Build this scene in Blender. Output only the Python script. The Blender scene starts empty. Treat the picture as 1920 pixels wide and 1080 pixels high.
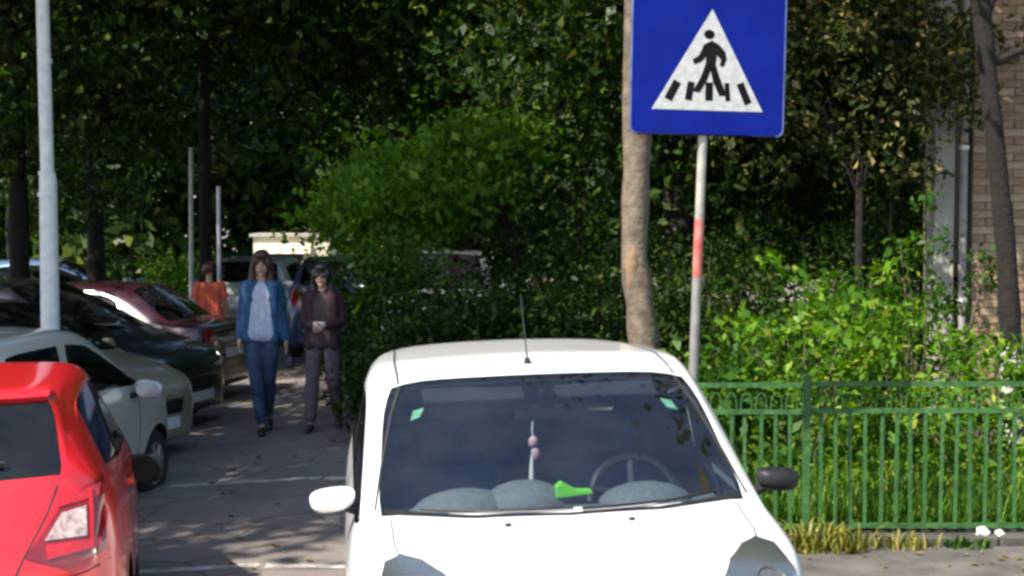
import bpy, bmesh, math, random
import numpy as np
from mathutils import Vector, Matrix, Euler
from mathutils.bvhtree import BVHTree

random.seed(7)
R = math.radians
scene = bpy.context.scene
col = scene.collection

# ------------------------------------------------------------------ camera, sky, sun, exposure
CAM_H = 2.15
FPX = 2940.0
PITCH = math.atan(155.0 / FPX)
cam_d = bpy.data.cameras.new("camera")
cam_d.sensor_width = 36.0
cam_d.lens = 36.0 * FPX / 1920.0
cam_d.clip_start = 0.1
cam_d.clip_end = 500.0
cam = bpy.data.objects.new("camera", cam_d)
cam.location = (0, 0, CAM_H)
cam.rotation_euler = (R(90) - PITCH, 0, 0)
col.objects.link(cam)
scene.camera = cam

SUN_TO = Vector((-0.50, -0.45, 0.78)).normalized()      # towards the sun: behind the camera, from the left
world = bpy.data.worlds.new("World")
scene.world = world
world.use_nodes = True
wn = world.node_tree.nodes
sky = wn.new("ShaderNodeTexSky")
sky.sky_type = 'NISHITA'
sky.sun_disc = False
sky.sun_elevation = math.asin(SUN_TO.z)
sky.sun_rotation = math.atan2(SUN_TO.x, SUN_TO.y)
wn["Background"].inputs[1].default_value = 0.125
world.node_tree.links.new(sky.outputs[0], wn["Background"].inputs[0])
sun_d = bpy.data.lights.new("sun", 'SUN')
sun_d.energy = 5.0
sun_d.angle = R(0.55)
sun_d.color = (1.0, 0.93, 0.82)
sun = bpy.data.objects.new("sun", sun_d)
sun.rotation_euler = (-SUN_TO).to_track_quat('-Z', 'Y').to_euler()
col.objects.link(sun)
scene.view_settings.view_transform = 'Standard'
scene.view_settings.look = 'None'
scene.view_settings.gamma = 1.0
scene.view_settings.use_curve_mapping = False
scene.view_settings.exposure = 1.15
scene.render.engine = 'CYCLES'
scene.cycles.use_denoising = True
scene.cycles.filter_width = 3.0
scene.cycles.max_bounces = 8
scene.cycles.transparent_max_bounces = 16
scene.cycles.caustics_reflective = False
scene.cycles.caustics_refractive = False


def at(px, py, d):
    """world point seen at pixel (px, py) of the 1920 x 1080 picture, d metres ahead"""
    u = (px - 960) / FPX
    v = (540 - py) / FPX
    c, s = math.cos(PITCH), math.sin(PITCH)
    y = c + v * s
    z = -s + v * c
    return Vector((u / y * d, d, CAM_H + z / y * d))


def gz(x, y=0):
    """height of the street: it falls gently towards the parking row"""
    t = max(0.0, min(1.0, (-1.5 - x) / 2.5))
    return -0.2 * t


# ------------------------------------------------------------------ materials
MATS = {}


def new_mat(name):
    m = bpy.data.materials.new(name)
    m.use_nodes = True
    nt = m.node_tree
    return m, nt, nt.nodes["Principled BSDF"]


def ramp_noise(nt, scale, c0, c1, detail=6, lo=0.35, hi=0.65, coord='Object', rough=0.6):
    n, l = nt.nodes, nt.links
    tc = n.new("ShaderNodeTexCoord")
    no = n.new("ShaderNodeTexNoise")
    no.inputs["Scale"].default_value = scale
    no.inputs["Detail"].default_value = detail
    no.inputs["Roughness"].default_value = rough
    l.new(tc.outputs[coord], no.inputs["Vector"])
    cr = n.new("ShaderNodeValToRGB")
    cr.color_ramp.elements[0].position = lo
    cr.color_ramp.elements[1].position = hi
    cr.color_ramp.elements[0].color = (*c0, 1)
    cr.color_ramp.elements[1].color = (*c1, 1)
    l.new(no.outputs["Fac"], cr.inputs["Fac"])
    return cr, no, tc


def mat(name, c0, c1=None, rough=0.6, scale=8, metallic=0.0, coat=0.0, bump=0.0, bscale=40, spec=0.5, lo=0.35, hi=0.65):
    if name in MATS:
        return MATS[name]
    m, nt, b = new_mat(name)
    b.inputs["Roughness"].default_value = rough
    b.inputs["Metallic"].default_value = metallic
    b.inputs["Coat Weight"].default_value = coat
    b.inputs["Coat Roughness"].default_value = 0.06
    b.inputs["Specular IOR Level"].default_value = spec
    c1 = c1 or tuple(min(1, c * 1.12) for c in c0)
    cr, no, tc = ramp_noise(nt, scale, c0, c1, lo=lo, hi=hi)
    nt.links.new(cr.outputs["Color"], b.inputs["Base Color"])
    if bump:
        n2 = nt.nodes.new("ShaderNodeTexNoise")
        n2.inputs["Scale"].default_value = bscale
        n2.inputs["Detail"].default_value = 5
        nt.links.new(tc.outputs["Object"], n2.inputs["Vector"])
        bp = nt.nodes.new("ShaderNodeBump")
        bp.inputs["Strength"].default_value = bump
        bp.inputs["Distance"].default_value = 0.01
        nt.links.new(n2.outputs["Fac"], bp.inputs["Height"])
        nt.links.new(bp.outputs["Normal"], b.inputs["Normal"])
    MATS[name] = m
    return m


def paint(name, c, rough=0.35, metallic=0.0, dirt=0.06):
    """car paint: clear coat over colour, a little road dust"""
    if name in MATS:
        return MATS[name]
    m, nt, b = new_mat(name)
    d = tuple(x * (1 - dirt) + 0.25 * dirt for x in c)
    cr, no, tc = ramp_noise(nt, 3.0, d, c, lo=0.3, hi=0.55)
    nt.links.new(cr.outputs["Color"], b.inputs["Base Color"])
    b.inputs["Roughness"].default_value = rough
    b.inputs["Metallic"].default_value = metallic
    b.inputs["Coat Weight"].default_value = 1.0
    mr = nt.nodes.new("ShaderNodeMapRange")
    mr.inputs["To Min"].default_value = 0.03
    mr.inputs["To Max"].default_value = 0.16
    nt.links.new(no.outputs["Fac"], mr.inputs["Value"])
    nt.links.new(mr.outputs["Result"], b.inputs["Coat Roughness"])
    MATS[name] = m
    return m


def glass(name, tint=(0.75, 0.82, 0.84), clear=0.9, base=0.02):
    """thin car glass: mostly clear, mirror-like at grazing angles"""
    if name in MATS:
        return MATS[name]
    m = bpy.data.materials.new(name)
    m.use_nodes = True
    nt = m.node_tree
    n, l = nt.nodes, nt.links
    n.remove(n["Principled BSDF"])
    tr = n.new("ShaderNodeBsdfTransparent")
    tr.inputs[0].default_value = (*tint, 1)
    gl = n.new("ShaderNodeBsdfGlossy")
    gl.inputs["Roughness"].default_value = 0.02
    fr = n.new("ShaderNodeFresnel")
    fr.inputs["IOR"].default_value = 1.5
    mul = n.new("ShaderNodeMath")
    mul.operation = 'MULTIPLY_ADD'
    mul.inputs[1].default_value = 1.0
    mul.inputs[2].default_value = base
    l.new(fr.outputs[0], mul.inputs[0])
    mx = n.new("ShaderNodeMixShader")
    l.new(mul.outputs[0], mx.inputs[0])
    l.new(tr.outputs[0], mx.inputs[1])
    l.new(gl.outputs[0], mx.inputs[2])
    # a film of dust
    df = n.new("ShaderNodeBsdfDiffuse")
    df.inputs[0].default_value = (0.35, 0.33, 0.3, 1)
    no = n.new("ShaderNodeTexNoise")
    no.inputs["Scale"].default_value = 5
    no.inputs["Detail"].default_value = 8
    tc = n.new("ShaderNodeTexCoord")
    l.new(tc.outputs["Object"], no.inputs["Vector"])
    mr = n.new("ShaderNodeMapRange")
    mr.inputs["From Min"].default_value = 0.35
    mr.inputs["From Max"].default_value = 0.8
    mr.inputs["To Min"].default_value = 0.0
    mr.inputs["To Max"].default_value = 1 - clear
    l.new(no.outputs["Fac"], mr.inputs["Value"])
    m2 = n.new("ShaderNodeMixShader")
    l.new(mr.outputs["Result"], m2.inputs[0])
    l.new(mx.outputs[0], m2.inputs[1])
    l.new(df.outputs[0], m2.inputs[2])
    l.new(m2.outputs[0], n["Material Output"].inputs["Surface"])
    MATS[name] = m
    return m


def leaf_mat(name, dark, light, warm=None, trans=0.35, rough=0.45, spec=0.18):
    """leaf: each leaf its own tint, some light passing through"""
    if name in MATS:
        return MATS[name]
    m, nt, b = new_mat(name)
    n, l = nt.nodes, nt.links
    geo = n.new("ShaderNodeNewGeometry")
    cr = n.new("ShaderNodeValToRGB")
    e = cr.color_ramp.elements
    e[0].position = 0.0
    e[0].color = (*dark, 1)
    e[1].position = 0.85
    e[1].color = (*light, 1)
    if warm:
        w = e.new(1.0)
        w.color = (*warm, 1)
    l.new(geo.outputs["Random Per Island"], cr.inputs["Fac"])
    l.new(cr.outputs["Color"], b.inputs["Base Color"])
    b.inputs["Roughness"].default_value = rough
    b.inputs["Specular IOR Level"].default_value = spec
    tl = n.new("ShaderNodeBsdfTranslucent")
    hs = n.new("ShaderNodeHueSaturation")
    hs.inputs["Saturation"].default_value = 1.15
    hs.inputs["Value"].default_value = 1.5
    l.new(cr.outputs["Color"], hs.inputs["Color"])
    l.new(hs.outputs["Color"], tl.inputs[0])
    mx = n.new("ShaderNodeMixShader")
    mx.inputs[0].default_value = trans
    l.new(b.outputs[0], mx.inputs[1])
    l.new(tl.outputs[0], mx.inputs[2])
    l.new(mx.outputs[0], n["Material Output"].inputs["Surface"])
    MATS[name] = m
    return m


M_BLACK = mat("black_plastic", (0.008, 0.008, 0.009), (0.018, 0.018, 0.018), rough=0.5, scale=20, spec=.3)
M_RUBBER = mat("rubber", (0.012, 0.012, 0.012), (0.022, 0.021, 0.02), rough=0.8, scale=30)
M_DARKIN = mat("dark_cabin", (0.015, 0.016, 0.02), (0.03, 0.03, 0.036), rough=0.85, scale=30)
M_CHROME = mat("chrome", (0.6, 0.6, 0.6), (0.75, 0.75, 0.75), rough=0.18, metallic=1.0)
M_ALLOY = mat("alloy", (0.4, 0.4, 0.41), (0.5, 0.5, 0.5), rough=0.35, metallic=0.9)
M_GALV = mat("galvanised", (0.6, 0.61, 0.59), (0.8, 0.8, 0.75), rough=0.5, metallic=0.1, scale=14, lo=0.3, hi=0.7)
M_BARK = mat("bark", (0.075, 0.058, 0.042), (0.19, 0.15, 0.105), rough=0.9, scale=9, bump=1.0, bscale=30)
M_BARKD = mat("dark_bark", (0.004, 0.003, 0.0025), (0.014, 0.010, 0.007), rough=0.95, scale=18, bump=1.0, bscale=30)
M_WASH = mat("whitewash", (0.3, 0.29, 0.27), (0.55, 0.54, 0.5), rough=0.9, scale=12, bump=0.6)
M_SKIN = mat("skin", (0.45, 0.26, 0.18), (0.52, 0.31, 0.22), rough=0.5, scale=10)


# ------------------------------------------------------------------ helpers
def link(o):
    col.objects.link(o)
    return o


def tag(o, label=None, cat=None, group=None, kind=None):
    if label:
        o["label"] = label
    if cat:
        o["category"] = cat
    if group:
        o["group"] = group
    if kind:
        o["kind"] = kind
    return o


def empty(name, loc=(0, 0, 0), rz=0.0, rx=0.0, ry=0.0):
    o = bpy.data.objects.new(name, None)
    o.empty_display_size = 0.2
    o.rotation_mode = 'ZXY' if False else 'XYZ'
    o.location = loc
    o.rotation_euler = (rx, ry, rz)
    return link(o)


def mesh_obj(name, me, m=None, parent=None, smooth=False):
    o = bpy.data.objects.new(name, me)
    link(o)
    if m is not None:
        for x in (m if isinstance(m, (list, tuple)) else [m]):
            me.materials.append(x)
    if parent is not None:
        o.parent = parent
    if smooth and len(me.polygons):
        me.polygons.foreach_set("use_smooth", [True] * len(me.polygons))
    return o


class MB:
    """collects simple shapes that make up ONE part"""

    def __init__(s):
        s.v, s.f = [], []

    def add(s, v, f):
        k = len(s.v)
        s.v += [tuple(p) for p in v]
        s.f += [tuple(i + k for i in q) for q in f]
        return s

    def box(s, lo, hi, rot=None, c=None):
        (x0, y0, z0), (x1, y1, z1) = lo, hi
        v = [Vector(p) for p in ((x0, y0, z0), (x1, y0, z0), (x1, y1, z0), (x0, y1, z0), (x0, y0, z1), (x1, y0, z1), (x1, y1, z1), (x0, y1, z1))]
        if rot is not None:
            c = Vector(c) if c is not None else (Vector(lo) + Vector(hi)) / 2
            v = [rot @ (p - c) + c for p in v]
        return s.add(v, [(0, 3, 2, 1), (4, 5, 6, 7), (0, 1, 5, 4), (1, 2, 6, 5), (2, 3, 7, 6), (3, 0, 4, 7)])

    def tube(s, pts, rad, seg=8, cap=True, closed=False):
        pts = [Vector(p) for p in pts]
        n = len(pts)
        if not isinstance(rad, (list, tuple)):
            rad = [rad] * n
        v, f = [], []
        ref = None
        for i, p in enumerate(pts):
            if closed:
                t = pts[(i + 1) % n] - pts[i - 1]
            else:
                t = pts[min(i + 1, n - 1)] - pts[max(i - 1, 0)]
            t.normalize()
            if ref is None:
                ref = Vector((0, 0, 1)) if abs(t.z) < 0.9 else Vector((1, 0, 0))
            a = t.cross(ref)
            if a.length < 1e-6:
                a = t.cross(Vector((0, 1, 0)))
            a.normalize()
            b = t.cross(a)
            ref = -b if False else ref
            r = rad[i]
            for k in range(seg):
                w = 2 * math.pi * k / seg
                v.append(p + a * (math.cos(w) * r) + b * (math.sin(w) * r))
        m = n if closed else n - 1
        for i in range(m):
            j = (i + 1) % n
            for k in range(seg):
                k2 = (k + 1) % seg
                f.append((i * seg + k, i * seg + k2, j * seg + k2, j * seg + k))
        if cap and not closed:
            f.append(tuple(range(seg - 1, -1, -1)))
            f.append(tuple((n - 1) * seg + k for k in range(seg)))
        return s.add(v, f)

    def ball(s, c, r, nu=12, nv=8, rot=None):
        if not isinstance(r, (list, tuple)):
            r = (r, r, r)
        v, f = [], []
        for j in range(nv + 1):
            t = math.pi * j / nv
            for i in range(nu):
                p = 2 * math.pi * i / nu
                q = Vector((r[0] * math.sin(t) * math.cos(p), r[1] * math.sin(t) * math.sin(p), r[2] * math.cos(t)))
                if rot is not None:
                    q = rot @ q
                v.append(Vector(c) + q)
        for j in range(nv):
            for i in range(nu):
                i2 = (i + 1) % nu
                f.append((j * nu + i, (j + 1) * nu + i, (j + 1) * nu + i2, j * nu + i2))
        return s.add(v, f)

    def prism(s, poly, y0, y1):
        """outline in x,z pushed from y0 to y1"""
        n = len(poly)
        v = [(x, y0, z) for x, z in poly] + [(x, y1, z) for x, z in poly]
        f = [tuple(range(n)), tuple(range(2 * n - 1, n - 1, -1))]
        for i in range(n):
            j = (i + 1) % n
            f.append((i, i + n, j + n, j))
        return s.add(v, f)

    def mesh(s, name):
        me = bpy.data.meshes.new(name)
        me.from_pydata(s.v, [], s.f)
        me.update()
        bm = bmesh.new()
        bm.from_mesh(me)
        bmesh.ops.remove_doubles(bm, verts=bm.verts, dist=1e-5)
        bmesh.ops.recalc_face_normals(bm, faces=bm.faces)
        bm.to_mesh(me)
        bm.free()
        return me

    def build(s, name, m, parent=None, smooth=False, bevel=0.0):
        me = s.mesh(name)
        if bevel:
            bm = bmesh.new()
            bm.from_mesh(me)
            bmesh.ops.bevel(bm, geom=list(bm.edges), offset=bevel, segments=2, affect='EDGES', profile=0.7)
            bm.to_mesh(me)
            bm.free()
        o = mesh_obj(name, me, m, parent, smooth)
        if smooth:
            try:
                me.set_sharp_from_angle(angle=R(40))
            except Exception:
                pass
        return o


def evaluated(o):
    bpy.context.view_layer.update()
    dg = bpy.context.evaluated_depsgraph_get()
    me = bpy.data.meshes.new_from_object(o.evaluated_get(dg), depsgraph=dg)
    return me


def baked(name, mb, m, parent=None, voxel=None, smooth_it=0, subsurf=0):
    """build a part, then fuse it into one continuous skin"""
    tmp = mesh_obj("tmp", mb.mesh("tmp"))
    if voxel:
        r = tmp.modifiers.new("r", 'REMESH')
        r.mode = 'VOXEL'
        r.voxel_size = voxel
        r.use_smooth_shade = True
    if smooth_it:
        q = tmp.modifiers.new("s", 'SMOOTH')
        q.factor = 0.5
        q.iterations = smooth_it
    if subsurf:
        q = tmp.modifiers.new("u", 'SUBSURF')
        q.levels = subsurf
    me = evaluated(tmp)
    bpy.data.objects.remove(tmp)
    me.name = name
    me.materials.clear()
    return mesh_obj(name, me, m, parent, True)


def capsule(mb, a, b, ra, rb=None, seg=10):
    a, b = Vector(a), Vector(b)
    rb = ra if rb is None else rb
    n = max(2, int((b - a).length / 0.05) + 1)
    mb.tube([a.lerp(b, i / n) for i in range(n + 1)], [ra + (rb - ra) * i / n for i in range(n + 1)], seg)
    mb.ball(a, ra, seg, 6)
    mb.ball(b, rb, seg, 6)


def copy_tree(o, parent=None):
    c = o.copy()
    col.objects.link(c)
    c.parent = parent
    for ch in o.children:
        copy_tree(ch, c)
    return c


# ------------------------------------------------------------------ ground
def sheet(name, poly_or_grid, m, kind="structure"):
    v, f = poly_or_grid
    me = bpy.data.meshes.new(name)
    me.from_pydata(v, [], f)
    me.update()
    o = mesh_obj(name, me, m)
    o["kind"] = kind
    return o


def asphalt_mat():
    m, nt, b = new_mat("asphalt")
    n, l = nt.nodes, nt.links
    cr, no, tc = ramp_noise(nt, 0.9, (0.125, 0.105, 0.094), (0.205, 0.174, 0.155), detail=10, lo=0.3, hi=0.7)
    fine = n.new("ShaderNodeTexNoise")
    fine.inputs["Scale"].default_value = 70
    fine.inputs["Detail"].default_value = 4
    l.new(tc.outputs["Object"], fine.inputs["Vector"])
    mx = n.new("ShaderNodeMixRGB")
    mx.blend_type = 'OVERLAY'
    mx.inputs[0].default_value = 0.5
    l.new(cr.outputs["Color"], mx.inputs[1])
    l.new(fine.outputs["Fac"], mx.inputs[2])
    l.new(mx.outputs[0], b.inputs["Base Color"])
    vo = n.new("ShaderNodeTexVoronoi")
    vo.feature = 'DISTANCE_TO_EDGE'
    vo.inputs["Scale"].default_value = 0.9
    wz_ = n.new("ShaderNodeMixRGB")
    wz_.blend_type = 'ADD'
    wz_.inputs[0].default_value = 0.35
    l.new(tc.outputs["Object"], wz_.inputs[1])
    l.new(no.outputs["Color"], wz_.inputs[2])
    l.new(wz_.outputs[0], vo.inputs["Vector"])
    ck = n.new("ShaderNodeValToRGB")
    ck.color_ramp.elements[0].position = 0.004
    ck.color_ramp.elements[0].color = (0.45, 0.42, 0.4, 1)
    ck.color_ramp.elements[1].position = 0.02
    ck.color_ramp.elements[1].color = (1, 1, 1, 1)
    l.new(vo.outputs["Distance"], ck.inputs["Fac"])
    mk = n.new("ShaderNodeMixRGB")
    mk.blend_type = 'MULTIPLY'
    mk.inputs[0].default_value = 0.8
    l.new(mx.outputs[0], mk.inputs[1])
    l.new(ck.outputs[0], mk.inputs[2])
    l.new(mk.outputs[0], b.inputs["Base Color"])
    b.inputs["Roughness"].default_value = 0.85
    bp = n.new("ShaderNodeBump")
    bp.inputs["Strength"].default_value = 0.5
    bp.inputs["Distance"].default_value = 0.008
    l.new(fine.outputs["Fac"], bp.inputs["Height"])
    l.new(bp.outputs["Normal"], b.inputs["Normal"])
    return m


M_ASPH = asphalt_mat()
xs = [-120, -60, -30, -16, -10, -6, -4, -3.5, -3, -2.5, -2, -1.5, -1, 0, 2, 5, 10, 20, 40, 80, 120]
ys = [-60, -20, -5, 0, 3, 6, 9, 12, 15, 18, 21, 25, 30, 40, 60, 100, 200]
gv = [(x, y, gz(x, y)) for y in ys for x in xs]
nx = len(xs)
gf = [(j * nx + i, j * nx + i + 1, (j + 1) * nx + i + 1, (j + 1) * nx + i) for j in range(len(ys) - 1) for i in range(nx - 1)]
sheet("street", (gv, gf), M_ASPH)

M_SOIL = mat("garden_soil", (0.035, 0.03, 0.018), (0.07, 0.075, 0.03), rough=0.95, scale=5, bump=0.8)
M_PAVE = mat("pavement_concrete", (0.055, 0.052, 0.046), (0.12, 0.11, 0.097), rough=0.9, scale=3, bump=0.4, bscale=60)
M_KERB = mat("kerb_stone", (0.03, 0.03, 0.026), (0.08, 0.075, 0.065), rough=0.9, scale=7, bump=0.5)
M_LINE = mat("road_line", (0.18, 0.17, 0.15), (0.5, 0.48, 0.43), rough=0.8, scale=9, lo=0.3, hi=0.6)

FENCE_Y = 9.9
# the garden behind the fence, bounded on its street side by a line that runs with the road
gl = [(0.05, 10.05), (-1.35, 15.0), (-2.9, 24.0), (-4.6, 34.0)]
gv = [(x, y, 0.06) for x, y in gl] + [(40, 34, 0.06), (40, 10.05, 0.06)]
sheet("garden_ground", (gv, [tuple(range(len(gv) - 1, -1, -1))]), M_SOIL)
# pavement in front of the fence
sheet("pavement", ([(1.0, 7.9, 0.012), (40, 7.9, 0.012), (40, 9.74, 0.012), (1.0, 9.74, 0.012)], [(0, 1, 2, 3)]), M_PAVE)
# kerb stones under the fence and along the garden
k = empty("kerb")
k["kind"] = "structure"
x = 0.1
i = 0
kme = MB().box((0.004, -0.13, -0.05), (0.986, 0.10, 0.065)).mesh("kerb_stone")
bmk = bmesh.new()
bmk.from_mesh(kme)
bmesh.ops.bevel(bmk, geom=list(bmk.edges), offset=0.012, segments=1, affect='EDGES')
bmk.to_mesh(kme)
bmk.free()
kme.materials.append(M_KERB)
while x < 7:
    o = link(bpy.data.objects.new("kerb_stone", kme))
    o.parent = k
    o.location = (x, FENCE_Y + random.uniform(-.008, .008), random.uniform(-.012, .006))
    o.rotation_euler = (random.uniform(-.02, .02), random.uniform(-.006, .006), 0)
    x += 0.99
for a, b in zip(gl[:-1], gl[1:]):
    a, b = Vector((*a, 0)), Vector((*b, 0))
    d = (b - a)
    n = int(d.length / 0.99)
    for q in range(n):
        p = a + d * (q / n)
        o = link(bpy.data.objects.new("kerb_stone", kme))
        o.parent = k
        o.location = (p.x - 0.06, p.y, random.uniform(-.012, .006) + gz(p.x) * 0.5)
        o.rotation_euler = (0, 0, math.atan2(d.y, d.x))

# painted lines on the street, worn
def road_line(p0, p1, w):
    p0, p1 = Vector(p0), Vector(p1)
    d = (p1 - p0).normalized()
    s = Vector((-d.y, d.x)) * (w / 2)
    v, f = [], []
    n = 8
    for q in range(n + 1):
        p = p0.lerp(p1, q / n)
        for sg in (-1, 1):
            c = p + s * sg
            v.append((c.x, c.y, gz(c.x) + 0.004))
    f = [(2 * q, 2 * q + 2, 2 * q + 3, 2 * q + 1) for q in range(n)]
    sheet("road_line", (v, f), M_LINE)


road_line((-2.75, 12.45), (-0.9, 12.22), 0.11)
road_line((-2.6, 9.38), (-0.6, 9.2), 0.10)


# ------------------------------------------------------------------ foliage
def leaf_mesh(name, cen, size, rng, up=0.5, aspect=0.55, jitter=0.5, outward=None):
    """every leaf is a small folded blade of its own"""
    n = len(cen)
    nrm = rng.normal(size=(n, 3))
    nrm /= np.linalg.norm(nrm, axis=1)[:, None]
    nrm[:, 2] += up
    if outward is not None:
        nrm += outward * 0.7
    nrm /= np.linalg.norm(nrm, axis=1)[:, None]
    t = rng.normal(size=(n, 3))
    t[:, 2] -= 0.4
    t -= nrm * np.sum(t * nrm, axis=1)[:, None]
    t /= np.linalg.norm(t, axis=1)[:, None]
    b = np.cross(nrm, t)
    L = size * (1 + jitter * rng.normal(size=n)).clip(0.4, 1.8)
    W = L * aspect
    L = L[:, None]
    W = W[:, None]
    v = np.empty((n, 4, 3))
    v[:, 0] = cen - t * L * 0.5
    v[:, 1] = cen + b * W * 0.5 + nrm * W * 0.18 - t * L * 0.05
    v[:, 2] = cen + t * L * 0.5 - nrm * L * 0.10
    v[:, 3] = cen - b * W * 0.5 + nrm * W * 0.18 - t * L * 0.05
    me = bpy.data.meshes.new(name)
    me.vertices.add(4 * n)
    me.vertices.foreach_set("co", v.reshape(-1))
    me.loops.add(4 * n)
    me.loops.foreach_set("vertex_index", np.arange(4 * n, dtype=np.int32))
    me.polygons.add(n)
    me.polygons.foreach_set("loop_start", np.arange(0, 4 * n, 4, dtype=np.int32))
    me.polygons.foreach_set("loop_total", np.full(n, 4, dtype=np.int32))
    me.update(calc_edges=True)
    return me


def clump_points(rng, cen_list, per, spread):
    pts = []
    for c in cen_list:
        m = int(per * rng.uniform(0.6, 1.4))
        s = spread * rng.uniform(0.65, 1.3)
        q = rng.normal(size=(m, 3)) * np.array([s, s, s * 0.62])
        pts.append(np.array(c) + q)
    return np.concatenate(pts)


def ellipsoid_clumps(rng, n, c, r, shell=0.45, zmin=None):
    out = []
    while len(out) < n:
        p = rng.normal(size=3)
        p /= np.linalg.norm(p)
        p = p * (shell + (1 - shell) * rng.random() ** 0.6)
        # lobed outline
        a = math.atan2(p[1], p[0])
        k = 1 + 0.16 * math.sin(3 * a + c[0]) + 0.12 * math.sin(5 * a + 1.7 + c[1] + 3 * p[2])
        q = np.array(c) + p * np.array(r) * k
        if zmin is not None and q[2] < zmin:
            continue
        out.append(q)
    return out


def trunk_part(mb, pts, rad, seg=9):
    # a wobbling trunk
    P = [Vector(p) for p in pts]
    pp, rr = [], []
    for i in range(len(P) - 1):
        for k in range(4):
            t = k / 4
            pp.append(P[i].lerp(P[i + 1], t))
            rr.append((rad[i] * (1 - t) + rad[i + 1] * t) * random.uniform(0.90, 1.10))
    pp.append(P[-1])
    rr.append(rad[-1])
    mb.tube(pp, rr, seg)


def make_tree(name, base, trunk, crown_c, crown_r, nclump, per, spread, size, lmat, bark, seed, label, group=None, limbs=9, zmin=None, cat="tree", shell=0.45, clumps=None):
    """base: world foot; trunk: [(dx,dy,z,r)...] relative; crown relative to the foot"""
    rng = np.random.default_rng(seed)
    root = empty(name, base)
    tag(root, label, cat, group)
    tm = MB()
    trunk_part(tm, [t[:3] for t in trunk], [t[3] for t in trunk])
    cl = clumps or ellipsoid_clumps(rng, nclump, crown_c, crown_r, shell=shell, zmin=zmin)
    top = Vector(trunk[-1][:3])
    for q in range(limbs):
        c = Vector(cl[int(rng.integers(len(cl)))])
        k = rng.uniform(0.7, 1.0)
        i = min(len(trunk) - 2, int(k * (len(trunk) - 1)))
        s = Vector(trunk[i][:3]).lerp(Vector(trunk[i + 1][:3]), 0.7)
        midp = s.lerp(c, 0.5) + Vector((0, 0, 0.25))
        r0 = trunk[i + 1][3] * 0.5
        tm.tube([s, midp, c], [r0, r0 * 0.6, r0 * 0.15], 6)
    tm.build("trunk", bark, root, smooth=True)
    pts = clump_points(rng, cl, per, spread)
    out = pts - np.array(crown_c)
    out /= (np.linalg.norm(out, axis=1)[:, None] + 1e-6)
    me = leaf_mesh("crown", pts, size, rng, outward=out * 0.5)
    mesh_obj("crown", me, lmat, root)
    return root


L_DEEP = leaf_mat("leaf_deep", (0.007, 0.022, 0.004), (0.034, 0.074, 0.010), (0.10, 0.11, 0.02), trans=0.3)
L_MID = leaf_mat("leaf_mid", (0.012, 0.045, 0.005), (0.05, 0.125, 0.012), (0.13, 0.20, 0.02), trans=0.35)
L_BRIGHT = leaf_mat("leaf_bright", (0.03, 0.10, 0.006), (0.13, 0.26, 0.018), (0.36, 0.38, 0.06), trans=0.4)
L_OLIVE = leaf_mat("leaf_olive", (0.015, 0.032, 0.007), (0.07, 0.09, 0.022), (0.42, 0.32, 0.13), trans=0.35)
L_LIT = leaf_mat("leaf_lit", (0.04, 0.12, 0.008), (0.14, 0.28, 0.025), (0.28, 0.38, 0.06), trans=0.45)  # leaf green brightened in place of sunlight on the slanting tree


# ------------------------------------------------------------------ the house at the picture's edge
house = empty("brick_house", (4.25, 14.5, 0.06))
tag(house, "brown brick house with concrete pillar and grey downpipe behind the leaning tree", "house")
M_BRICKS = [mat("brick_%s" % n, c, d, rough=.9, scale=20, bump=.6, bscale=60) for n, c, d in (("a", (.27, .17, .10), (.36, .24, .15)), ("b", (.22, .135, .085), (.31, .20, .125)), ("c", (.32, .22, .14), (.42, .30, .2)))]
M_MORTAR = mat("mortar", (.20, .17, .13), (.28, .24, .19), rough=.95, scale=14)
M_CONC = mat("concrete", (.26, .24, .2), (.36, .33, .28), rough=.9, scale=6, bump=.4)


def brick_wall_mat():
    m, nt, b = new_mat("brickwork")
    n, l = nt.nodes, nt.links
    tc = n.new("ShaderNodeTexCoord")
    mp = n.new("ShaderNodeMapping")
    mp.inputs["Rotation"].default_value = (R(90), 0, 0)
    br = n.new("ShaderNodeTexBrick")
    br.inputs["Scale"].default_value = 1.0
    br.inputs["Brick Width"].default_value = .25
    br.inputs["Row Height"].default_value = .075
    br.inputs["Mortar Size"].default_value = .006
    br.inputs["Color1"].default_value = (.22, .11, .07, 1)
    br.inputs["Color2"].default_value = (.16, .08, .055, 1)
    br.inputs["Mortar"].default_value = (.22, .19, .15, 1)
    l.new(tc.outputs["Object"], mp.inputs[0])
    l.new(mp.outputs[0], br.inputs[0])
    l.new(br.outputs["Color"], b.inputs["Base Color"])
    b.inputs["Roughness"].default_value = .9
    return m


MB().box((0.0, .02, 0), (7.0, 1.7, 8.5)).build("wall", M_MORTAR, house)
bmes = []
for q, bm_ in enumerate(M_BRICKS):
    me = MB().box((.006, 0, .005), (.244, .03, .070)).mesh("brick")
    me.materials.append(bm_)
    bmes.append(me)
half = MB().box((.006, 0, .005), (.119, .03, .070)).mesh("brick")
half.materials.append(M_BRICKS[1])
rows = 56
for r_ in range(rows):
    z = .02 + r_ * .075
    xx = 0.0
    if r_ % 2:
        o = link(bpy.data.objects.new("brick", half))
        o.parent = house
        o.location = (0, random.uniform(-.004, .004), z)
        xx = .125
    while xx < 1.1:
        o = link(bpy.data.objects.new("brick", random.choice(bmes)))
        o.parent = house
        o.location = (xx, random.uniform(-.005, .005), z)
        xx += .25
MB().box((1.30, -.012, 0), (7.0, .018, 8.5)).build("outer_brickwork", brick_wall_mat(), house)
MB().box((0.0, -.012, 4.24), (1.28, .018, 8.5)).build("upper_brickwork", brick_wall_mat(), house)
MB().box((-.36, -.05, 0), (-.18, .25, 6.0)).build("pillar", M_CONC, house, bevel=.01)
dp = MB().tube([(-.10, -.06, 0.15), (-.10, -.06, 6.5)], .036, 10)
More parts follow.
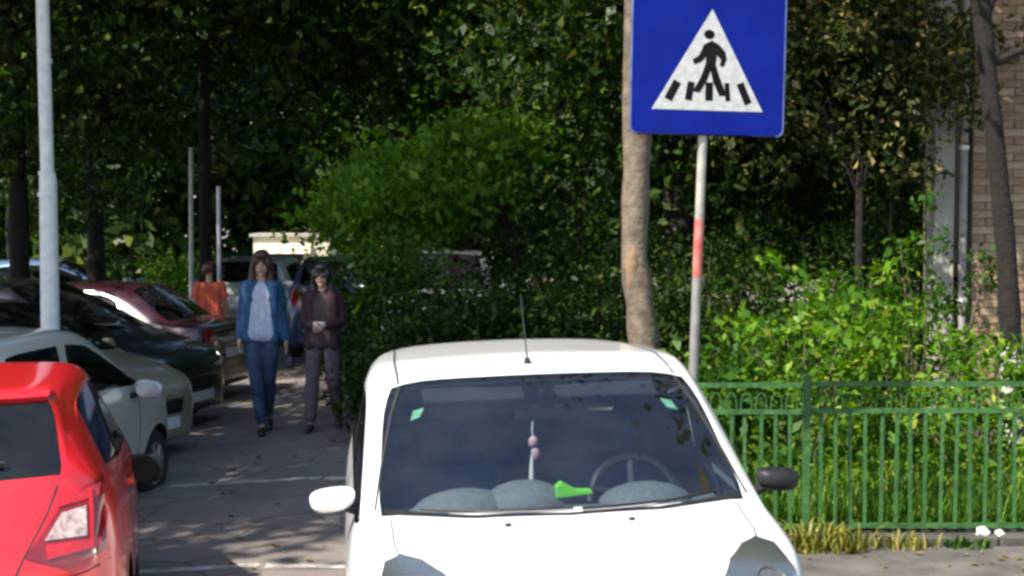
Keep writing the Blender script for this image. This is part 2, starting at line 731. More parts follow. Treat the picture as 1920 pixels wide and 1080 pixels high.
dp = dp.build("downpipe", mat("grey_pipe", (.2, .19, .17), (.3, .28, .25), rough=.6), house, smooth=True)
for zz in (1.2, 2.6, 4.0):
    MB().tube([(-.10, -.06, zz), (-.10, -.06, zz + .04)], .046, 10).build("pipe_clip", M_GALV, dp)

# kiosk far down the street
ki = empty("kiosk", (-6.6, 40, gz(-9)))
ki.scale = (.58, .6, .62)
tag(ki, "pale sunlit kiosk with tan and white awning at the far end of the street", "kiosk")
M_CREAM = mat("cream_wall", (.5, .46, .33), (.62, .58, .44), rough=.8)
M_REDA = mat("awning_red", (.35, .05, .06), (.45, .08, .08), rough=.7)
M_REDA = mat("awning_tan", (.42, .36, .22), (.5, .43, .28), rough=.8)
M_WHA = mat("awning_white", (.65, .63, .6), (.75, .74, .7), rough=.7)
MB().box((0, 0, 0), (3.4, 2.2, 2.5)).build("wall", M_CREAM, ki)
MB().box((-.15, -.15, 2.5), (3.55, 2.35, 2.62)).build("roof", M_CONC, ki)
wd = MB().box((.5, -.03, .95), (2.2, -.003, 1.9)).build("window", mat("kiosk_glass", (.03, .035, .04), (.06, .06, .07), rough=.1, coat=1), ki)
MB().box((.4, -.3, .86), (2.3, 0, .92)).build("counter", M_WHA, ki)
for q in range(8):
    x0 = .2 + q * .3
    MB().add([(x0, -.02, 2.2), (x0 + .3, -.02, 2.2), (x0 + .3, -.8, 1.85), (x0, -.8, 1.85), (x0, -.02, 2.18), (x0 + .3, -.02, 2.18), (x0 + .3, -.8, 1.83), (x0, -.8, 1.83)],
             [(0, 1, 2, 3), (7, 6, 5, 4), (3, 2, 6, 7), (0, 3, 7, 4), (1, 5, 6, 2), (0, 4, 5, 1)]).build("awning_strip", M_REDA if q % 2 else M_WHA, ki)

# ------------------------------------------------------------------ trees
def T(name, x, y, h, r, cz, cr, n, per, spread, size, lm, bark, seed, label, zmin=None, lean=(0, 0), limbs=10, group="trees around the street", shell=.4):
    tr = [(0, 0, -.1, r * 1.25), (lean[0] * .2, lean[1] * .2, h * .2, r), (lean[0] * .5, lean[1] * .5, h * .5, r * .85), (lean[0], lean[1], h, r * .6)]
    return make_tree(name, (x, y, gz(x)), tr, (lean[0], lean[1], cz), cr, n, per, spread, size, lm, bark, seed, label, group, limbs, zmin, shell=shell)


# trees on the parking side; their crowns shade the street
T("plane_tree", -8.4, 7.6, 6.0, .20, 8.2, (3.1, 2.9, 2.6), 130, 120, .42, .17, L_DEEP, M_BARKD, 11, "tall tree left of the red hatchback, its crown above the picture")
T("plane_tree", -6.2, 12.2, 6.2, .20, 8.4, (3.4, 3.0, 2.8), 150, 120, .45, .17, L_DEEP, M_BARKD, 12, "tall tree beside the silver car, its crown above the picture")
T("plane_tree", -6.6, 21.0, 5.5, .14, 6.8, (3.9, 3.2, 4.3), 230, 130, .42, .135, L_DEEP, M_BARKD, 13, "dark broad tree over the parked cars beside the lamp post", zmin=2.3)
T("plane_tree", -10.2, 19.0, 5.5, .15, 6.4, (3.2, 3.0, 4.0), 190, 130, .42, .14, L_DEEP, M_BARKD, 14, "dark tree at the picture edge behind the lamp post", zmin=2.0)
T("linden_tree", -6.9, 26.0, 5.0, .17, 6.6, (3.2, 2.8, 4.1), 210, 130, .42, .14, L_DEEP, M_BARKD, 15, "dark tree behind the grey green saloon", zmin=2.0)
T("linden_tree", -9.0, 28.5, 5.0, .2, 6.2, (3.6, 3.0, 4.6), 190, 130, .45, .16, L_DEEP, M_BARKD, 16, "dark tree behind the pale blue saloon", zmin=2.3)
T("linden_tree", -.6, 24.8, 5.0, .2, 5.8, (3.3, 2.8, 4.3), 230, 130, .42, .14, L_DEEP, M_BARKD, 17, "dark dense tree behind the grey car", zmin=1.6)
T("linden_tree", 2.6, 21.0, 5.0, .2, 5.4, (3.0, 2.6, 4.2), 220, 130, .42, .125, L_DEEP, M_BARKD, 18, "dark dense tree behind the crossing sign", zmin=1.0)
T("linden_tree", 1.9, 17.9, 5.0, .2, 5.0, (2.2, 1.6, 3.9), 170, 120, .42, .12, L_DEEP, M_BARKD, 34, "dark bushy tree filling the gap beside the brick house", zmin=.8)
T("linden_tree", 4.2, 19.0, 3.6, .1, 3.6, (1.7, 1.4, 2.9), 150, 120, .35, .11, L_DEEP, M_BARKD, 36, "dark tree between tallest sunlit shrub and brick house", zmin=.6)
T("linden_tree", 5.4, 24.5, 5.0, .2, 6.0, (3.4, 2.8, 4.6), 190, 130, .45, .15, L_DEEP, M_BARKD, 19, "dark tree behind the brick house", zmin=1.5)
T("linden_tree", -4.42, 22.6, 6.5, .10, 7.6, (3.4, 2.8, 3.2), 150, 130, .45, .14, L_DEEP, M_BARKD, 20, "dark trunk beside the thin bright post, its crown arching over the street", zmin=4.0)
rng = np.random.default_rng(21)
mcl = []
for q in range(95):
    t = rng.random()
    wdt = .16 + .30 * math.sin(math.pi * min(1, t * 1.15)) ** .7
    mcl.append((-1.30 + 2.15 * t + rng.normal() * .08, rng.normal() * .45, 2.05 + .80 * t ** .8 + rng.uniform(-1.5, .75) * wdt))
make_tree("maple_tree", (-.75, 17.2, .06), [(0.9, .6, -.1, .09), (.9, .6, .8, .075), (.8, .5, 1.5, .065), (.5, .3, 2.4, .045)], (-.2, 0, 2.4), (1, 1, 1), 0, 105, .19, .085, L_LIT, M_BARKD, 21,
          "small bright green tree reaching slantwise towards the street over the bushes", "trees around the street", 5, clumps=mcl)
# the two trunks by the fence
make_tree("ash_tree", (0.98, 12.3, .05), [(.26, 0, -.1, .16), (.17, 0, .55, .125), (.07, 0, .95, .118), (-.02, 0, 1.7, .115), (.0, 0, 2.6, .112), (0, 0, 4.0, .105), (.1, .1, 6.2, .08)],
          (.8, 2.6, 8.0), (3.3, 2.6, 2.9), 160, 120, .45, .15, L_DEEP, M_BARK, 31, "slender grey brown tree trunk beside the crossing sign", "trees around the street", 10, zmin=4.9)
ash = bpy.data.objects["ash_tree"]
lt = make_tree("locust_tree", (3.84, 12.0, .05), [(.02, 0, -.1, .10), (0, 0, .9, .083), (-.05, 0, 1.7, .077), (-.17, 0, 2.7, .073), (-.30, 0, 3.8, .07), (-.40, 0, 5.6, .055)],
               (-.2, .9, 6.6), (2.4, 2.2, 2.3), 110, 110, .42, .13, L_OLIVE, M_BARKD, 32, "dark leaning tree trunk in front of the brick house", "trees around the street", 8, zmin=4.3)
# whitewashed foot, bark scar
mb = MB()
trunk_part(mb, [(.02, 0, -.05), (.004, 0, .7), (-.002, 0, 1.02)], [.106, .091, .086])
mb.build("whitewash_band", M_WASH, lt, smooth=True)
MB().tube([(-.26, -.01, 3.15), (.2, -.1, 3.35), (.62, -.15, 3.32)], [.04, .03, .012], 7).build("branch", M_BARKD, lt, smooth=True)
mb = MB()
mb.ball((-.04, -.056, 1.62), (.06, .063, .22), 14, 14)
mb.build("bark_scar", mat("bare_wood", (.13, .085, .05), (.27, .17, .10), rough=.85, scale=20), ash, smooth=True)

# a low bough of the slender tree; sunlight put into its yellow leaf colour
rng = np.random.default_rng(35)
MB().tube([(0.03, 0, 4.6), (-.9, .1, 4.35), (-1.8, .1, 4.05), (-2.25, .1, 3.8)], [.045, .035, .022, .01], 7).build("bough", M_BARKD, ash, smooth=True)
ycl = [(-2.35 + 1.1 * rng.random(), .1 + rng.normal() * .2, 3.92 + .30 * rng.random()) for q in range(16)]
mesh_obj("bough_leaves", leaf_mesh("bough_leaves", clump_points(rng, ycl, 26, .09), .10, rng), leaf_mat("leaf_yellow_lit", (.2, .32, .03), (.5, .52, .08), (.65, .45, .1), trans=.45), ash)

# low hanging olive foliage by the house
T("elder_tree", 3.1, 14.0, 2.6, .05, 3.45, (1.35, .55, 1.05), 62, 110, .18, .066, L_OLIVE, M_BARKD, 33, "thin elder with dusty olive leaves between sign and brick house", zmin=2.2, group=None, limbs=4)


# ------------------------------------------------------------------ shrubs
def bush(name, x, y, r, h, n, per, size, lm, seed, label, group, spread=.12, z0=0.06, aspect=.5, tall=False):
    rng = np.random.default_rng(seed)
    root = empty(name, (x, y, z0))
    tag(root, label, "shrub", group)
    mb = MB()
    cl = []
    for q in range(n):
        a = rng.uniform(0, 2 * math.pi)
        rr = r * math.sqrt(rng.random())
        zz = h * (0.12 + 0.88 * rng.random() ** .8) * (1 - .35 * (rr / r) ** 2)
        cl.append((rr * math.cos(a), rr * math.sin(a), zz))
    for c in cl[::3]:
        mb.tube([(c[0] * .25, c[1] * .25, -.05), (c[0] * .6, c[1] * .6, c[2] * .55), c], [.012, .009, .003], 5)
    mb.build("stem", M_BARK, root)
    pts = clump_points(rng, cl, per, spread)
    pts[:, 2] = np.abs(pts[:, 2])
    me = leaf_mesh("foliage", pts, size, rng, up=.6, aspect=aspect)
    mesh_obj("foliage", me, lm, root)
    return root


GS = "shrubs behind the green fence"
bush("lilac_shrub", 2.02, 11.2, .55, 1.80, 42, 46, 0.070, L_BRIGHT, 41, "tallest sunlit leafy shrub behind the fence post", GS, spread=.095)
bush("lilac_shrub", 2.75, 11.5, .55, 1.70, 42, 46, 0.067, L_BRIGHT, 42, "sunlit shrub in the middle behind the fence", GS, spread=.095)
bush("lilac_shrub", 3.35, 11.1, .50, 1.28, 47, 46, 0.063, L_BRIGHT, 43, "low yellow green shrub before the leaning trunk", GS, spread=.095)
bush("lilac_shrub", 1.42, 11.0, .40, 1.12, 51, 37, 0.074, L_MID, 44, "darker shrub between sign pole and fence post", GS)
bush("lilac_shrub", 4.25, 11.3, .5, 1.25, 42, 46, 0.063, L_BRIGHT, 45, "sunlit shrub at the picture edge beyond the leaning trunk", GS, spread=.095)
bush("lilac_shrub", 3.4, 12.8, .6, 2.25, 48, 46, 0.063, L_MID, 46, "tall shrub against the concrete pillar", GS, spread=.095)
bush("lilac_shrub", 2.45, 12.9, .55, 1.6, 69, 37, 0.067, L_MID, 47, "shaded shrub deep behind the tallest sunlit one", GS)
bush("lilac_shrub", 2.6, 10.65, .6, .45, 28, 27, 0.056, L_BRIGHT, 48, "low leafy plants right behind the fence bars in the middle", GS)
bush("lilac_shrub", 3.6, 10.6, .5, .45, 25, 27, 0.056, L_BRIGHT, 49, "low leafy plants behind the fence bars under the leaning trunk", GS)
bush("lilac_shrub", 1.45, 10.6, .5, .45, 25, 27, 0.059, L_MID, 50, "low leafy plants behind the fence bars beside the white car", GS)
GH = "bushes along the street edge of the garden"
hp = [(-1.05, 15.6, .55, 1.75, "rounded bush next to the woman in the maroon jacket"), (-.45, 14.4, .60, 1.35, "low bush above the white car's near roof corner"), (.2, 14.9, .65, 1.45, "bush in the middle above the white car's aerial"),
      (.75, 14.2, .6, 1.55, "bush just beside the slender tree trunk"), (-1.55, 17.4, .6, 1.7, "bush behind the rounded one by the street"), (-.55, 17.0, .7, 1.25, "bush in front of the grey car"),
      (.5, 16.4, .7, 1.9, "dark bush behind the middle one"), (1.6, 14.6, .6, 1.5, "dark bush behind the sign pole"), (-.95, 14.1, .42, 1.0, "lowest bush at the garden corner"),
      (1.0, 19.6, .9, 2.0, "tall shaded bush behind the sign pole and trunk"), (2.7, 16.6, .85, 2.0, "tall shaded bush behind the tallest sunlit shrub"), (.35, 18.6, .75, 2.2, "tall shaded bush under the slanting green tree"), (3.62, 15.4, .55, 2.7, "tall shaded bush left of the concrete pillar"), (1.9, 15.9, .8, 1.9, "tall shaded bush right of the sign pole")]
for q, (x, y, r_, h_, lb) in enumerate(hp):
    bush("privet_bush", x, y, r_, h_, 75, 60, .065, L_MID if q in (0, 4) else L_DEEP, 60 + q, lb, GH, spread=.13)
bush("bright_shrub", -6.7, 32.0, .8, 1.5, 60, 40, .14, L_BRIGHT, 80, "bright sunlit shrub far away beside the thin pale post", None, spread=.2, z0=-.2)

# a far wood closes the view
rng = np.random.default_rng(90)
n = 200000
P_ = np.empty((n, 3))
P_[:, 0] = rng.uniform(-34, 30, n)
P_[:, 1] = 46 + 5 * rng.random(n) + 2 * np.sin(P_[:, 0] * .7)
hh = 13 + 2.5 * np.sin(P_[:, 0] * .45) + 1.5 * np.sin(P_[:, 0] * 1.3 + 1)
P_[:, 2] = hh * rng.random(n) ** .9
o = mesh_obj("treeline", leaf_mesh("treeline", P_, .46, rng), L_DEEP)
tag(o, "dark far wood closing the street behind the trees", "wood", kind="stuff")

# grass and ground cover inside the fence
rng = np.random.default_rng(91)
n = 26000
gx = rng.uniform(.2, 5.2, n)
gy = 10.08 + 3.2 * rng.random(n) ** 1.4
hgt = .2 * (1 + .5 * rng.normal(size=n)).clip(.4, 2.4)
ang = rng.uniform(0, 2 * math.pi, n)
w = .007
v = np.empty((n, 3, 3))
dx, dy = np.cos(ang), np.sin(ang)
lean = hgt * rng.uniform(.1, .7, n)
v[:, 0] = np.stack([gx - dy * w, gy + dx * w, np.full(n, .05)], 1)
v[:, 1] = np.stack([gx + dy * w, gy - dx * w, np.full(n, .05)], 1)
v[:, 2] = np.stack([gx + dx * lean, gy + dy * lean, .05 + hgt], 1)
me = bpy.data.meshes.new("grass")
me.from_pydata(v.reshape(-1, 3).tolist(), [], [(3 * q, 3 * q + 1, 3 * q + 2) for q in range(n)])
o = mesh_obj("grass", me, leaf_mat("grass_blade", (.04, .13, .012), (.15, .28, .03), (.32, .32, .08), trans=.3))
tag(o, "uneven green grass growing behind the fence", "grass", kind="stuff")

# leaves blown onto street and pavement
rng = np.random.default_rng(92)
n = 300
fx = np.concatenate([rng.uniform(-3.2, -.6, n // 2), rng.uniform(1.2, 7.5, n - n // 2)])
fy = np.concatenate([9.2 + 9 * rng.random(n // 2) ** 1.3, 9.0 + .74 * rng.random(n - n // 2)])
fz = np.array([gz(a) + (.010 if a < 1 else .022) for a in fx])
o = mesh_obj("fallen_leaves", leaf_mesh("fallen_leaves", np.stack([fx, fy, fz], 1), .05, rng, up=6), leaf_mat("leaf_dry", (.12, .08, .03), (.28, .2, .07), (.3, .32, .08), trans=.1))
tag(o, "dry leaves scattered over street and pavement", "leaves", kind="stuff")


# ------------------------------------------------------------------ cars
# A body is lofted from cross-sections, nose (+y) to tail (-y). Each half section has nine points:
# 0 sill bottom, 1 sill, 2 flank, 3 shoulder, 4 belt, 5 window top, 6 roof gutter, 7 roof edge, 8 centre line
def low(y, w, z0, z1, z2, z3, z4, tuck=0.94):
    return [(w * 0.90, y, z0), (w * 0.985, y, z1), (w, y, z2), (w * 0.985, y, z3), (w * tuck, y, z4)]


def hoodst(y, w, zs, dz=0.02, bow=0.0):
    p = low(y, w, *zs)
    z4 = zs[-1]
    return p + [(w * 0.87, y + bow * .2, z4 + dz), (w * 0.77, y + bow * .4, z4 + dz * 1.7), (w * 0.62, y + bow * .6, z4 + dz * 2.3), (0, y + bow, z4 + dz * 3.2)]


def city_sections(hw=0.79):
    """short-nosed small hatchback"""
    S = [
        hoodst(1.74, hw * .52, (.24, .32, .46, .56, .62), .012, .0),
        hoodst(1.66, hw * .82, (.20, .30, .48, .66, .77), .015, .05),
        hoodst(1.45, hw * .965, (.18, .28, .50, .75, .875), .018, .06),
        hoodst(1.15, hw, (.18, .28, .54, .82, .92), .018, .06),
    ]
    S.append(low(.86, hw, .18, .28, .56, .84, .945) + [(hw * .915, .87, .965), (hw * .885, .89, .975), (hw * .85, .91, .985), (0, 1.04, 1.01)])
    S.append(low(.14, hw, .18, .28, .57, .86, .965) + [(hw * .855, .05, 1.335), (hw * .83, .06, 1.39), (hw * .785, .08, 1.42), (0, .17, 1.445)])
    S.append(low(-.30, hw, .18, .28, .57, .87, .985) + [(hw * .86, -.30, 1.365), (hw * .83, -.30, 1.425), (hw * .77, -.30, 1.455), (0, -.30, 1.487)])
    S.append(low(-.38, hw, .18, .28, .57, .87, .985) + [(hw * .86, -.38, 1.365), (hw * .83, -.38, 1.425), (hw * .77, -.38, 1.455), (0, -.38, 1.487)])
    S.append(low(-1.20, hw, .18, .28, .57, .88, 1.01) + [(hw * .82, -1.12, 1.355), (hw * .79, -1.24, 1.41), (hw * .73, -1.32, 1.435), (0, -1.42, 1.462)])
    S.append(low(-1.52, hw * .98, .18, .28, .57, .88, 1.01) + [(hw * .90, -1.54, 1.02), (hw * .85, -1.58, 1.025), (hw * .74, -1.62, 1.03), (0, -1.70, 1.035)])
    S.append(hoodst(-1.66, hw * .93, (.20, .30, .54, .76, .88), .012, -.08))
    S.append(hoodst(-1.78, hw * .72, (.24, .32, .46, .58, .66), .008, -.03))
    return S, dict(cowl=4, rf=5, bp=6, bp2=7, rr=8, rg=9, wheels=(1.18, -1.18), wr=.275)


def hatch_sections(hw=0.84):
    """rounded supermini with a wide-hipped tail"""
    S = [
        hoodst(1.96, hw * .50, (.24, .32, .44, .54, .60), .012, .0),
        hoodst(1.88, hw * .80, (.20, .30, .46, .62, .70), .015, .05),
        hoodst(1.62, hw * .955, (.18, .28, .50, .70, .80), .02, .08),
        hoodst(1.25, hw, (.18, .28, .54, .78, .88), .02, .08),
    ]
    S.append(low(.92, hw, .18, .28, .56, .82, .935) + [(hw * .915, .93, .955), (hw * .885, .95, .965), (hw * .83, 1.0, .975), (0, 1.2, 1.0)])
    S.append(low(.12, hw, .18, .28, .58, .86, .965) + [(hw * .78, .02, 1.35), (hw * .745, .03, 1.395), (hw * .67, .05, 1.425), (0, .16, 1.455)])
    S.append(low(-.36, hw, .18, .28, .58, .88, .985) + [(hw * .79, -.36, 1.38), (hw * .75, -.36, 1.425), (hw * .67, -.36, 1.455), (0, -.36, 1.488)])
    S.append(low(-.45, hw, .18, .28, .58, .88, .985) + [(hw * .79, -.45, 1.38), (hw * .75, -.45, 1.425), (hw * .67, -.45, 1.455), (0, -.45, 1.488)])
    S.append(low(-1.30, hw * 1.0, .18, .28, .60, .92, 1.05, .90) + [(hw * .76, -1.28, 1.34), (hw * .735, -1.42, 1.385), (hw * .69, -1.52, 1.405), (0, -1.66, 1.43)])
    S.append(low(-1.66, hw * .975, .18, .28, .60, .92, 1.06, .91) + [(hw * .84, -1.72, 1.075), (hw * .80, -1.77, 1.08), (hw * .74, -1.81, 1.085), (0, -1.89, 1.08)])
    S.append(hoodst(-1.80, hw * .95, (.20, .30, .56, .82, .95), .004, -.13))
    S.append(hoodst(-1.90, hw * .88, (.22, .31, .50, .66, .76), .003, -.12))
    S.append(hoodst(-1.96, hw * .72, (.26, .33, .44, .52, .57), .003, -.05))
    return S, dict(cowl=4, rf=5, bp=6, bp2=7, rr=8, rg=9, wheels=(1.27, -1.22), wr=.30)


def sedan_sections(hw=0.86):
    S = [
        hoodst(2.20, hw * .52, (.24, .32, .44, .54, .60), .01, .0),
        hoodst(2.12, hw * .82, (.20, .30, .46, .62, .70), .012, .05),
        hoodst(1.85, hw * .96, (.18, .28, .50, .68, .79), .018, .08),
        hoodst(1.35, hw, (.18, .28, .54, .76, .86), .02, .08),
    ]
    S.append(low(.88, hw, .18, .28, .55, .80, .905) + [(hw * .915, .89, .925), (hw * .885, .91, .935), (hw * .83, .95, .945), (0, 1.12, .97)])
    S.append(low(.06, hw, .18, .28, .56, .82, .925) + [(hw * .76, -.02, 1.325), (hw * .725, -.01, 1.365), (hw * .66, .01, 1.39), (0, .12, 1.415)])
    S.append(low(-.42, hw, .18, .28, .56, .84, .945) + [(hw * .775, -.42, 1.345), (hw * .735, -.42, 1.39), (hw * .66, -.42, 1.415), (0, -.42, 1.445)])
    S.append(low(-.50, hw, .18, .28, .56, .84, .945) + [(hw * .775, -.50, 1.345), (hw * .735, -.50, 1.39), (hw * .66, -.50, 1.415), (0, -.50, 1.445)])
    S.append(low(-1.15, hw, .18, .28, .57, .85, .965) + [(hw * .75, -.98, 1.31), (hw * .71, -1.06, 1.355), (hw * .63, -1.12, 1.38), (0, -1.20, 1.41)])
    S.append(low(-1.52, hw, .18, .28, .57, .85, .965) + [(hw * .90, -1.55, .99), (hw * .86, -1.60, 1.0), (hw * .78, -1.64, 1.005), (0, -1.74, 1.02)])
    S.append(hoodst(-1.95, hw * .97, (.19, .29, .56, .82, .945), .014, -.04))
    S.append(hoodst(-2.12, hw * .88, (.21, .30, .52, .78, .93), .008, -.06))
    S.append(hoodst(-2.20, hw * .62, (.26, .33, .46, .60, .70), .004, -.03))
    return S, dict(cowl=4, rf=5, bp=6, bp2=7, rr=8, rg=9, wheels=(1.38, -1.32), wr=.31)


def scale_sections(S, info, sx=1, sy=1, sz=1):
    S = [[(p[0] * sx, p[1] * sy, p[2] * sz) for p in s] for s in S]
    info = dict(info)
    info["wheels"] = tuple(w * sy for w in info["wheels"])
    return S, info


class Car:
    def __init__(s, name, label, sections, loc, heading, body_mat, glass_mat, group=None, level=2, roll=0.0, pitch=0.0, trim=None, pillar=None, hub=None, interior=True, rear_glass=None, front_glass=None):
        """heading: degrees clockwise from straight ahead (+Y) of the direction the nose points in"""
        S, info = sections
        s.S, s.info, s.paint = S, info, body_mat
        s.root = empty(name, loc, rz=-R(heading), rx=pitch, ry=roll)
        tag(s.root, label, "car", group)
        s.hw = max(p[0] for st in S for p in st)
        bm = bmesh.new()
        cl = bm.edges.layers.float.new("crease_edge")
        V = {}
        for i, st in enumerate(S):
            for kk, p in enumerate(st):
                if kk == 8:
                    V[i, kk, 1] = V[i, kk, -1] = bm.verts.new((0, p[1], p[2]))
                else:
                    for sg in (1, -1):
                        V[i, kk, sg] = bm.verts.new((p[0] * sg, p[1], p[2]))
        c, rf, bp, bp2, rr, rg = (info[q] for q in ("cowl", "rf", "bp", "bp2", "rr", "rg"))
        n = len(S)
        for i in range(n - 1):
            for kk in range(8):
                m = 0
                if kk == 7 and i == c:
                    m = 1
                elif kk == 4 and c <= i < bp:
                    m = 2
                elif kk == 4 and i == bp:
                    m = 3
                elif kk == 4 and bp2 <= i < rr:
                    m = 4
                elif kk == 7 and i == rr:
                    m = 5
                for sg in (1, -1):
                    q = [V[i, kk, sg], V[i + 1, kk, sg], V[i + 1, kk + 1, sg], V[i, kk + 1, sg]]
                    if sg < 0:
                        q.reverse()
                    f = bm.faces.new(q)
                    f.material_index = m
                    f.smooth = True
            f = bm.faces.new([V[i, 0, 1], V[i, 0, -1], V[i + 1, 0, -1], V[i + 1, 0, 1]])
            f.material_index = 6
        for i in (0, n - 1):
            for kk in range(8):
                if kk < 7:
                    q = [V[i, kk, 1], V[i, kk + 1, 1], V[i, kk + 1, -1], V[i, kk, -1]]
                else:
                    q = [V[i, 7, 1], V[i, 8, 1], V[i, 7, -1]]
                if i:
                    q.reverse()
                f = bm.faces.new(q)
                f.smooth = True

        def crease(a, b, w):
            e = bm.edges.get((V[a], V[b]))
            if e:
                e[cl] = max(e[cl], w)
        for sg in (1, -1):
            for i in range(n - 1):
                crease((i, 0, sg), (i + 1, 0, sg), .6)
                if c <= i < rg:
                    crease((i, 4, sg), (i + 1, 4, sg), .55)
                    crease((i, 5, sg), (i + 1, 5, sg), .45)
                    crease((i, 7, sg), (i + 1, 7, sg), .35 if rf <= i < rr else .7)
            for kk in range(4, 8):
                crease((c, kk, sg), (c, kk + 1, sg), .75)
                crease((rg, kk, sg), (rg, kk + 1, sg), .6)
            crease((rf, 7, sg), (rf, 8, sg), .75)
            crease((rr, 7, sg), (rr, 8, sg), .75)
            for i in (rf, bp, bp2, rr):
                crease((i, 4, sg), (i, 5, sg), .5)
            crease((rr, 4, sg), (rr, 5, sg), .6)
        bmesh.ops.recalc_face_normals(bm, faces=bm.faces)
        me = bpy.data.meshes.new("cage")
        bm.to_mesh(me)
        bm.free()
        for q in range(7):
            me.materials.append(body_mat)
        tmp = mesh_obj("cage", me)
        ss = tmp.modifiers.new("s", 'SUBSURF')
        ss.levels = ss.render_levels = level
        full = evaluated(tmp)
        bpy.data.objects.remove(tmp)
        s.bvh = BVHTree.FromPolygons([v.co.copy() for v in full.vertices], [tuple(p.vertices) for p in full.polygons])

        def piece(test, inset=0.0, off=0.0):
            b = bmesh.new()
            b.from_mesh(full)
            b.faces.ensure_lookup_table()
            dl = [f for f in b.faces if not test(f)]
            bmesh.ops.delete(b, geom=dl, context='FACES')
            return b

        def finish(b, name, mats, parent, off=0.0):
            b.normal_update()
            if off:
                for v in b.verts:
                    v.co -= v.normal * off
            for f in b.faces:
                f.smooth = True
            me = bpy.data.meshes.new(name)
            b.to_mesh(me)
            b.free()
            me.materials.clear()
            o = mesh_obj(name, me, mats, parent)
            return o

        # body with wheel openings
        b = piece(lambda f: f.material_index in (0, 6))
        wr = info["wr"] + 0.045
        wz = info["wr"]

        def in_arch(co, r):
            return abs(co.x) > s.hw - 0.30 and any(math.hypot(co.y - wy, co.z - wz) < r for wy in info["wheels"])
        dl = [f for f in b.faces if in_arch(f.calc_center_median(), wr)]
        edge_v = set(v for f in dl for v in f.verts)
        bmesh.ops.delete(b, geom=dl, context='FACES')
        for v in edge_v:
            if v.is_valid and abs(v.co.x) > s.hw - 0.30 and v.co.z > 0.2:
                for wy in info["wheels"]:
                    d = Vector((v.co.y - wy, v.co.z - wz))
                    if 0.05 < d.length < wr * 1.35:
                        d = d.normalized() * wr
                        v.co.y, v.co.z = wy + d.x, wz + d.y
        for f in b.faces:
            f.material_index = 1 if f.material_index == 6 else 0
        lb = b.copy()
        s.body = finish(b, "body", [body_mat, M_BLACK], s.root)
        for f in lb.faces:
            f.material_index = 0
        finish(lb, "lining", [M_DARKIN], s.root, off=0.03)

        def window(name, mi, side=None, gm=None):
            b = piece(lambda f: f.material_index == mi and (side is None or f.calc_center_median().x * side > 0))
            r = bmesh.ops.inset_region(b, faces=list(b.faces), thickness=0.016 if side else 0.02, use_even_offset=True, use_boundary=True)
            for f in b.faces:
                f.material_index = 0
            for f in r["faces"]:
                f.material_index = 1
            return finish(b, name, [gm or glass_mat, M_RUBBER], s.root, off=0.004)
        s.wind = window("windscreen", 1, gm=front_glass)
        window("rear_window", 5, gm=rear_glass)
        for sg in (1, -1):
            window("side_window", 2, sg)
            window("side_window", 4, sg)
        for sg in (1, -1):
            b = piece(lambda f: f.material_index == 3 and f.calc_center_median().x * sg > 0)
            finish(b, "door_pillar", [pillar or M_BLACK], s.root)
        # wheels
        hub = hub or M_ALLOY
        for wy in info["wheels"]:
            for sg in (1, -1):
                t = MB()
                prof = [(.62, -.09), (.86, -.10), (.98, -.07), (1.0, 0), (.98, .07), (.86, .10), (.62, .09)]
                seg = 28
                v, f = [], []
                for a in range(seg):
                    w = 2 * math.pi * a / seg
                    for r, xx in prof:
                        v.append((xx, math.cos(w) * r * wz, math.sin(w) * r * wz))
                m = len(prof)
                for a in range(seg):
                    for q in range(m):
                        f.append((a * m + q, a * m + (q + 1) % m, ((a + 1) % seg) * m + (q + 1) % m, ((a + 1) % seg) * m + q))
                t.add(v, f)
                w = t.build("wheel", M_RUBBER, s.root, smooth=True)
                w.location = (sg * (s.hw - 0.13), wy, wz)
                rim = MB()
                ring = [(0.07 * sg, math.cos(a) * .6 * wz, math.sin(a) * .6 * wz) for a in [2 * math.pi * q / 24 for q in range(24)]]
                rim.tube(ring, .018, 6, closed=True)
                for q in range(7):
                    a = 2 * math.pi * q / 7
                    rim.tube([(0.075 * sg, 0, 0), (0.07 * sg, math.cos(a) * .6 * wz, math.sin(a) * .6 * wz)], [.035, .022], 5)
                rim.tube([(0.0, 0, 0), (0.09 * sg, 0, 0)], [.05, .04], 10)
                rim.build("rim", hub, w)
        if interior:
            s.cabin()

    # -------- pieces that follow the skin
    def hit(s, axis, a, b, side=1):
        if axis == 'front':
            o, d = Vector((a, 5, b)), Vector((0, -1, 0))
        elif axis == 'rear':
            o, d = Vector((a, -5, b)), Vector((0, 1, 0))
        elif axis == 'side':
            o, d = Vector((3 * side, a, b)), Vector((-side, 0, 0))
        else:
            o, d = Vector((a, b, 3)), Vector((0, 0, -1))
        loc, nrm, _, _ = s.bvh.ray_cast(o, d)
        if loc is None:
            loc, nrm, _, _ = s.bvh.find_nearest(o + d * 3)
        if nrm.dot(d) > 0:
            nrm = -nrm
        return loc, nrm

    def patch(s, name, axis, quad, m, t=0.008, side=1, nu=8, nv=6, parent=None, bulge=0.0):
        """quad: four corners, or two edge polylines (list of two lists) in the view's plane"""
        if len(quad) == 4 and not isinstance(quad[0][0], (list, tuple)):
            A, B = [quad[0], quad[1]], [quad[3], quad[2]]
        else:
            A, B = quad

        def ev(P, u):
            x = u * (len(P) - 1)
            i = min(int(x), len(P) - 2)
            f = x - i
            return (P[i][0] * (1 - f) + P[i + 1][0] * f, P[i][1] * (1 - f) + P[i + 1][1] * f)
        v, f = [], []
        for j in range(nv + 1):
            for i in range(nu + 1):
                a, b = ev(A, i / nu), ev(B, i / nu)
                w = j / nv
                p, n = s.hit(axis, a[0] * (1 - w) + b[0] * w, a[1] * (1 - w) + b[1] * w, side)
                bl = bulge * math.sin(math.pi * i / nu) * math.sin(math.pi * w)
                v.append((p + n * (t + bl), p - n * 0.012))
